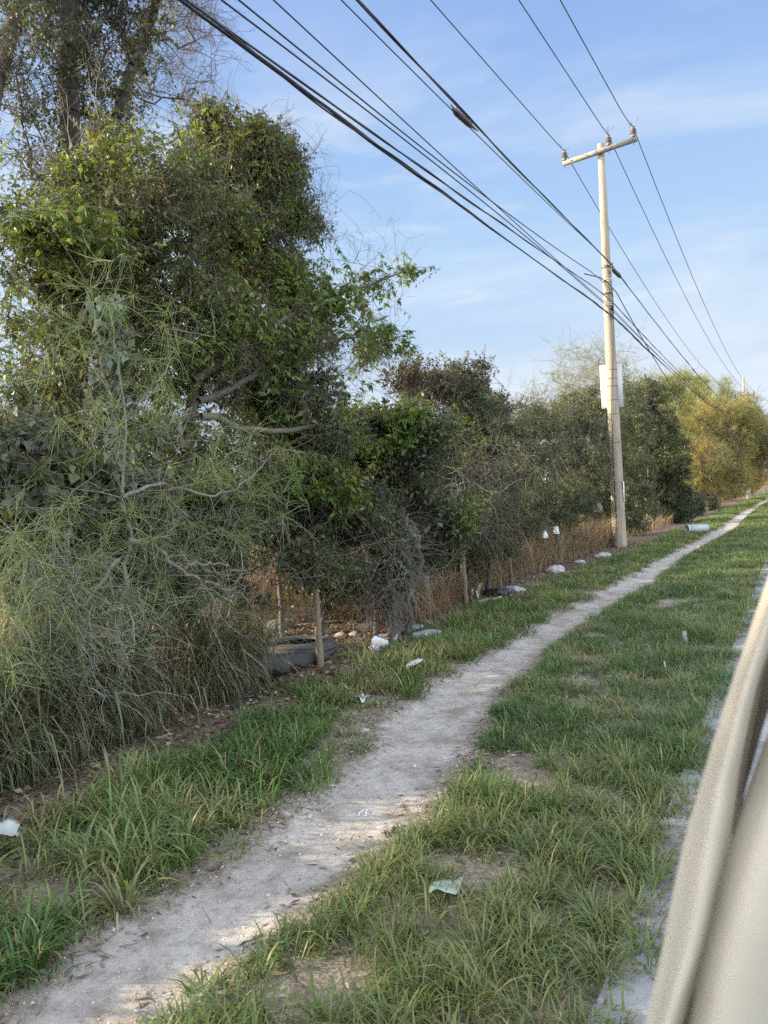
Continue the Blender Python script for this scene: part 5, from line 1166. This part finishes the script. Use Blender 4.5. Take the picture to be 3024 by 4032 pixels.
sheet_scrap('paper_scrap', 'small white folded paper on bare soil between grass tufts', 'paper', [(1352, 2732), (1382, 2748), (1392, 2756), (1358, 2742)], (.5, .5, .5), .05, .03)
sheet_scrap('plastic_scrap', 'pale translucent plastic scrap on bare soil beyond the small folded paper', 'plastic', [(1395, 2775), (1420, 2762), (1450, 2770), (1425, 2784)], (.42, .43, .40), .04, .03)
sheet_scrap('plastic_sheet', 'milky square plastic sheet sunk in the grass at the edge of the picture', 'plastic', [(-70, 3430), (-40, 3372), (88, 3378), (60, 3452)], (.36, .39, .38), .15, .025, rough=.35)
sheet_scrap('cardboard_piece', 'pale torn piece of cardboard lying by the slim brown post', 'cardboard', [(1858, 2380), (1862, 2366), (1902, 2345), (1898, 2372)], (.46, .44, .38), .06, .12)
sheet_scrap('plank', 'narrow pale plank lying along the edge of the grass below the black bag', 'plank', [(1880, 2386), (1878, 2381), (1975, 2361), (1978, 2366)], (.34, .29, .21), .03, .012, .02)
sheet_scrap('torn_wrapper', 'torn green and white plastic wrapper on sunlit soil in the grass near the viewer', 'wrapper', [(1690, 3600), (1715, 3548), (1830, 3545), (1800, 3612)], solid("green_white_film", (.22, .27, .22), .3, .5, 0, 9, .45), .05, .02)
sheet_scrap('rubber_strip', 'black rubber strip lying on the path edge', 'rubber scrap', [(1512, 3284), (1548, 3262), (1562, 3266), (1530, 3290)], (.025, .026, .03), .022, .012, .008)
sheet_scrap('concrete_slab_piece', 'narrow pale concrete slab at the foot of the gnarled stems', 'slab', [(1475, 2536), (1480, 2520), (1568, 2520), (1560, 2534)], (.30, .28, .255), .05, .008, .05)
for u, v, L, lab in ((1290, 2462, .75, 'long bleached board lying in the shade behind the tyre'), (1190, 2475, .5, 'short bleached stick lying end-on to the long board behind the tyre')):
    g = gnd(u, v); mb = MB(); d = CR[:2]/np.linalg.norm(CR[:2]); a = np.array([g[0]-d[0]*L/2, g[1]-d[1]*L/2, .03]); b = np.array([g[0]+d[0]*L/2, g[1]+d[1]*L/2, .07])
    m_ = Matrix.Translation(tuple((a+b)/2)) @ Vector(tuple(b-a)).to_track_quat('X', 'Z').to_matrix().to_4x4(); box(mb, (-L/2, -.045, -.012), (L/2, .045, .012), (.33, .29, .22), m_, .004)
    o = mb.build('board', WOOD, None, tuple((a+b)/2)); tag(o, lab, 'board')
# yellow leaf, string, stakes, rope
g = gnd(580, 3480); mb = MB(); z = float(gz(g[0], g[1]))+.10
n = 9; V = []
for i in range(n):
    f = i/(n-1); w = .017*math.sin(f*math.pi)**.7
    c_ = np.array([g[0], g[1], z])+CR*(f-.5)*.05+np.array([0, 0, .012*math.sin(f*5)])
    V += [c_+CU*w, c_+np.array([0, 0, -.006]), c_-CU*w*.9]
mb.add(V, [[3*i+a, 3*i+a+1, 3*i+a+4, 3*i+a+3] for i in range(n-1) for a in (0, 1)], c=(.36, .33, .10)); o = mb.build('yellow_leaf', LEAF, None, tuple(g)); tag(o, 'single dry yellow leaf caught in the grass at the path edge', 'leaf')
P = np.array([gnd(u, v) for u, v in ((1412, 3200), (1416, 3188), (1426, 3180), (1440, 3172), (1446, 3176), (1440, 3186), (1444, 3196), (1434, 3200))]); P[:, 2] = gz(P[:, 0], P[:, 1])+.018
mb = MB(); tube(mb, P, .003, 6, (.75, .75, .73)); o = mb.build('string', WOOD, None, tuple(P[0])); tag(o, 'short curled white string lying on the dirt path', 'string')
for u, v, h, r, c, lab in ((2697, 2545, .14, .024, (.22, .20, .18), 'short grey stub of pipe standing in the verge grass'), (2619, 2652, .09, .008, (.32, .31, .28), 'thin pale stub sticking out of the grass nearer than the grey pipe stub')):
    g = gnd(u, v); mb = MB(); tube(mb, [(g[0], g[1], -.08), (g[0]+.005, g[1], h*.5), (g[0]-.005, g[1]+.01, h+.02)], r, 10, c); o = mb.build('stub', WOOD, None, (g[0], g[1], 0)); tag(o, lab, 'stub')
g = gnd(1560, 2590); mb = MB(); tube(mb, [(g[0]-.06, g[1]+.1, .10), (g[0], g[1], .06), (g[0]+.06, g[1]-.13, .03)], .006, 6, (.42, .36, .24)); o = mb.build('dry_stalk', WOOD, None, tuple(g)); tag(o, 'straw-coloured dry stalk leaning below the foam cup', 'stalk')
# bucket on its side
g = gnd(2745, 2103); ax = unit((CR*.97+fwd*.2)[None])[0]; ax[2] = 0; r = .145; L = .78
t = thing('bucket', 'grey-white plastic bucket lying on its side in the grass by the path', 'bucket', (g[0], g[1], 0))
m_ = Matrix.Translation((g[0], g[1], float(gz(g[0], g[1]))+r+.03)) @ Vector(tuple(-ax)).to_track_quat('Z', 'Y').to_matrix().to_4x4() @ Matrix.Translation((0, 0, -L/2))
mb = MB(); pr = [(0, .0), (r*.82, 0), (r*.84, .01), (r*.93, L*.66), (r*1.02, L*.67), (r*1.02, L*.70), (r*.95, L*.72), (r*1.03, L*.80), (r*1.03, L*.83), (r*.96, L*.85), (r*1.06, L*.96), (r*1.06, L), (r*.98, L), (r*.90, L*.7), (r*.78, .02), (0, .02)]
lathe(mb, pr, 28, m_); mb.build('pail', solid("dull_white_plastic", (.32, .345, .35), .5, .4, 0, 4, .2), t, (g[0], g[1], 0), smooth=False, color=False)
mb = MB(); th = np.linspace(.2, 2.9, 16); Q = [m_ @ Vector((r*1.08*math.cos(a), r*1.08*math.sin(a), L*.9-.10*math.sin(a))) for a in th]; tube(mb, [tuple(q) for q in Q], .006, 6); mb.build('handle', METAL, t, (g[0], g[1], 0), color=False)
# ------------------------------------------------------------------ the sleeve at the viewer's side
def cloth_material():
    m, t, out, b = mat("khaki_cloth"); co = N(t, 'ShaderNodeTexCoord').outputs['Object']
    n1 = nz(t, 7, 5, .6, co); n2 = nz(t, 420, 3, .6, co)
    c = ramp(t, n1, [(.3, (.35, .31, .24)), (.7, (.41, .365, .285))]); t.links.new(c, b.inputs['Base Color']); b.inputs['Roughness'].default_value = .85
    t.links.new(b.outputs[0], out.inputs[0]); return m
CLOTH = cloth_material()
E1 = [(3330, 1750), (3200, 1960), (3090, 2200), (3024, 2378), (2936, 2647), (2845, 2920), (2754, 3243), (2696, 3492), (2630, 3840), (2589, 4032), (2520, 4300), (2440, 4650)]
E2 = [(3420, 1800), (3270, 2010), (3130, 2260), (3060, 2420), (2990, 2650), (2945, 2870), (2905, 3120), (2875, 3400), (2815, 3640), (2740, 3870), (2650, 4200), (2570, 4600)]
E3 = [(3560, 1850), (3420, 2080), (3290, 2350), (3200, 2560), (3110, 2800), (3030, 3020), (2950, 3220), (2870, 3470), (2800, 3740), (2745, 4032), (2680, 4400), (2600, 4800)]
n = 80; tt = np.linspace(0, len(E1)-1, n)
def ip(E, d):
    E = np.array(E, float); k = np.arange(len(E)); u = np.interp(tt, k, E[:, 0]); v = np.interp(tt, k, E[:, 1])
    for _ in range(3): u[1:-1] = (u[:-2]+2*u[1:-1]+u[2:])/4; v[1:-1] = (v[:-2]+2*v[1:-1]+v[2:])/4
    return np.array([CC+ray(a, b)*d_ for a, b, d_ in zip(u, v, np.broadcast_to(d, (n,)))])
f_ = np.linspace(0, 1, n)
a0, a1 = ip(E1, .60-.10*f_), ip(E2, .592-.10*f_)
mid = ip([((p[0]+q[0])/2, (p[1]+q[1])/2) for p, q in zip(E1, E2)], .555-.09*f_)
m1 = ip([(p[0]*.8+q[0]*.2, p[1]*.8+q[1]*.2) for p, q in zip(E1, E2)], .570-.095*f_)
m3 = ip([(p[0]*.2+q[0]*.8, p[1]*.2+q[1]*.8) for p, q in zip(E1, E2)], .585-.10*f_)
back = ip([(p[0]+130, p[1]+20) for p in E1], .68-.10*f_)
def sweep(rows, name, parent, origin, sub=2):
    V = np.stack(rows, 1)
    for _ in range(sub):     # round the cross-section
        W = [V[:, 0]]
        for i in range(V.shape[1]-1): W += [V[:, i]*.75+V[:, i+1]*.25, V[:, i]*.25+V[:, i+1]*.75]
        W += [V[:, -1]]; V = np.stack(W, 1)
    V = V + ((noise3(V, 14)-.5)*.006+(noise3(V, 40, 2)-.5)*.002)[..., None]*fwd
    k = V.shape[1]; i = np.arange(n-1)[:, None]*k; j = np.arange(k-1)
    mb = MB(); mb.add(V.reshape(-1, 3), np.stack([i+j, i+j+1, i+k+j+1, i+k+j], -1).reshape(-1, 4))
    o = mb.build(name, CLOTH, parent, origin, smooth=True, color=False)
    so_ = o.modifiers.new('thickness', 'SOLIDIFY'); so_.thickness = .0025; so_.offset = 0
    return o
org = tuple(mid[n//2]); t = thing('jacket_sleeve', 'khaki jacket sleeve with a stitched seam, out of focus beside the viewer', 'sleeve', org)
sweep([back, a0+fwd*.02, a0, m1, mid, m3, a1, a1+fwd*.03+CR*.01], 'cuff_panel', t, org)
b0_ = ip(E3, .575-.10*f_); b1_ = ip([(p[0]+90, p[1]+25) for p in E3], .550-.097*f_); b2_ = ip([(p[0]+260, p[1]+60) for p in E3], .548-.09*f_); b3_ = ip([(p[0]+420, p[1]+120) for p in E3], .62-.09*f_); bb_ = ip([(p[0]+120, p[1]+30) for p in E3], .70-.10*f_)
b4_ = ip([(p[0]+640, p[1]+200) for p in E3], .60-.09*f_); b5_ = ip([(p[0]+900, p[1]+300) for p in E3], .68-.09*f_)
sweep([bb_, b0_+fwd*.02, b0_, b1_, b2_, b3_, b4_, b5_], 'arm_panel', t, org)
mb = MB(); sp = a1-fwd*.004-(a1-m3)*.25
for i in range(0, n-1):
    for q in range(3):
        a = sp[i]+(sp[i+1]-sp[i])*(q/3+.04); b = sp[i]+(sp[i+1]-sp[i])*(q/3+.24); tube(mb, [a, (a+b)/2-fwd*.0015, b], .0011, 5)
mb.build('stitching', solid("dark_thread", (.16, .135, .095), .8), t, org, color=False)
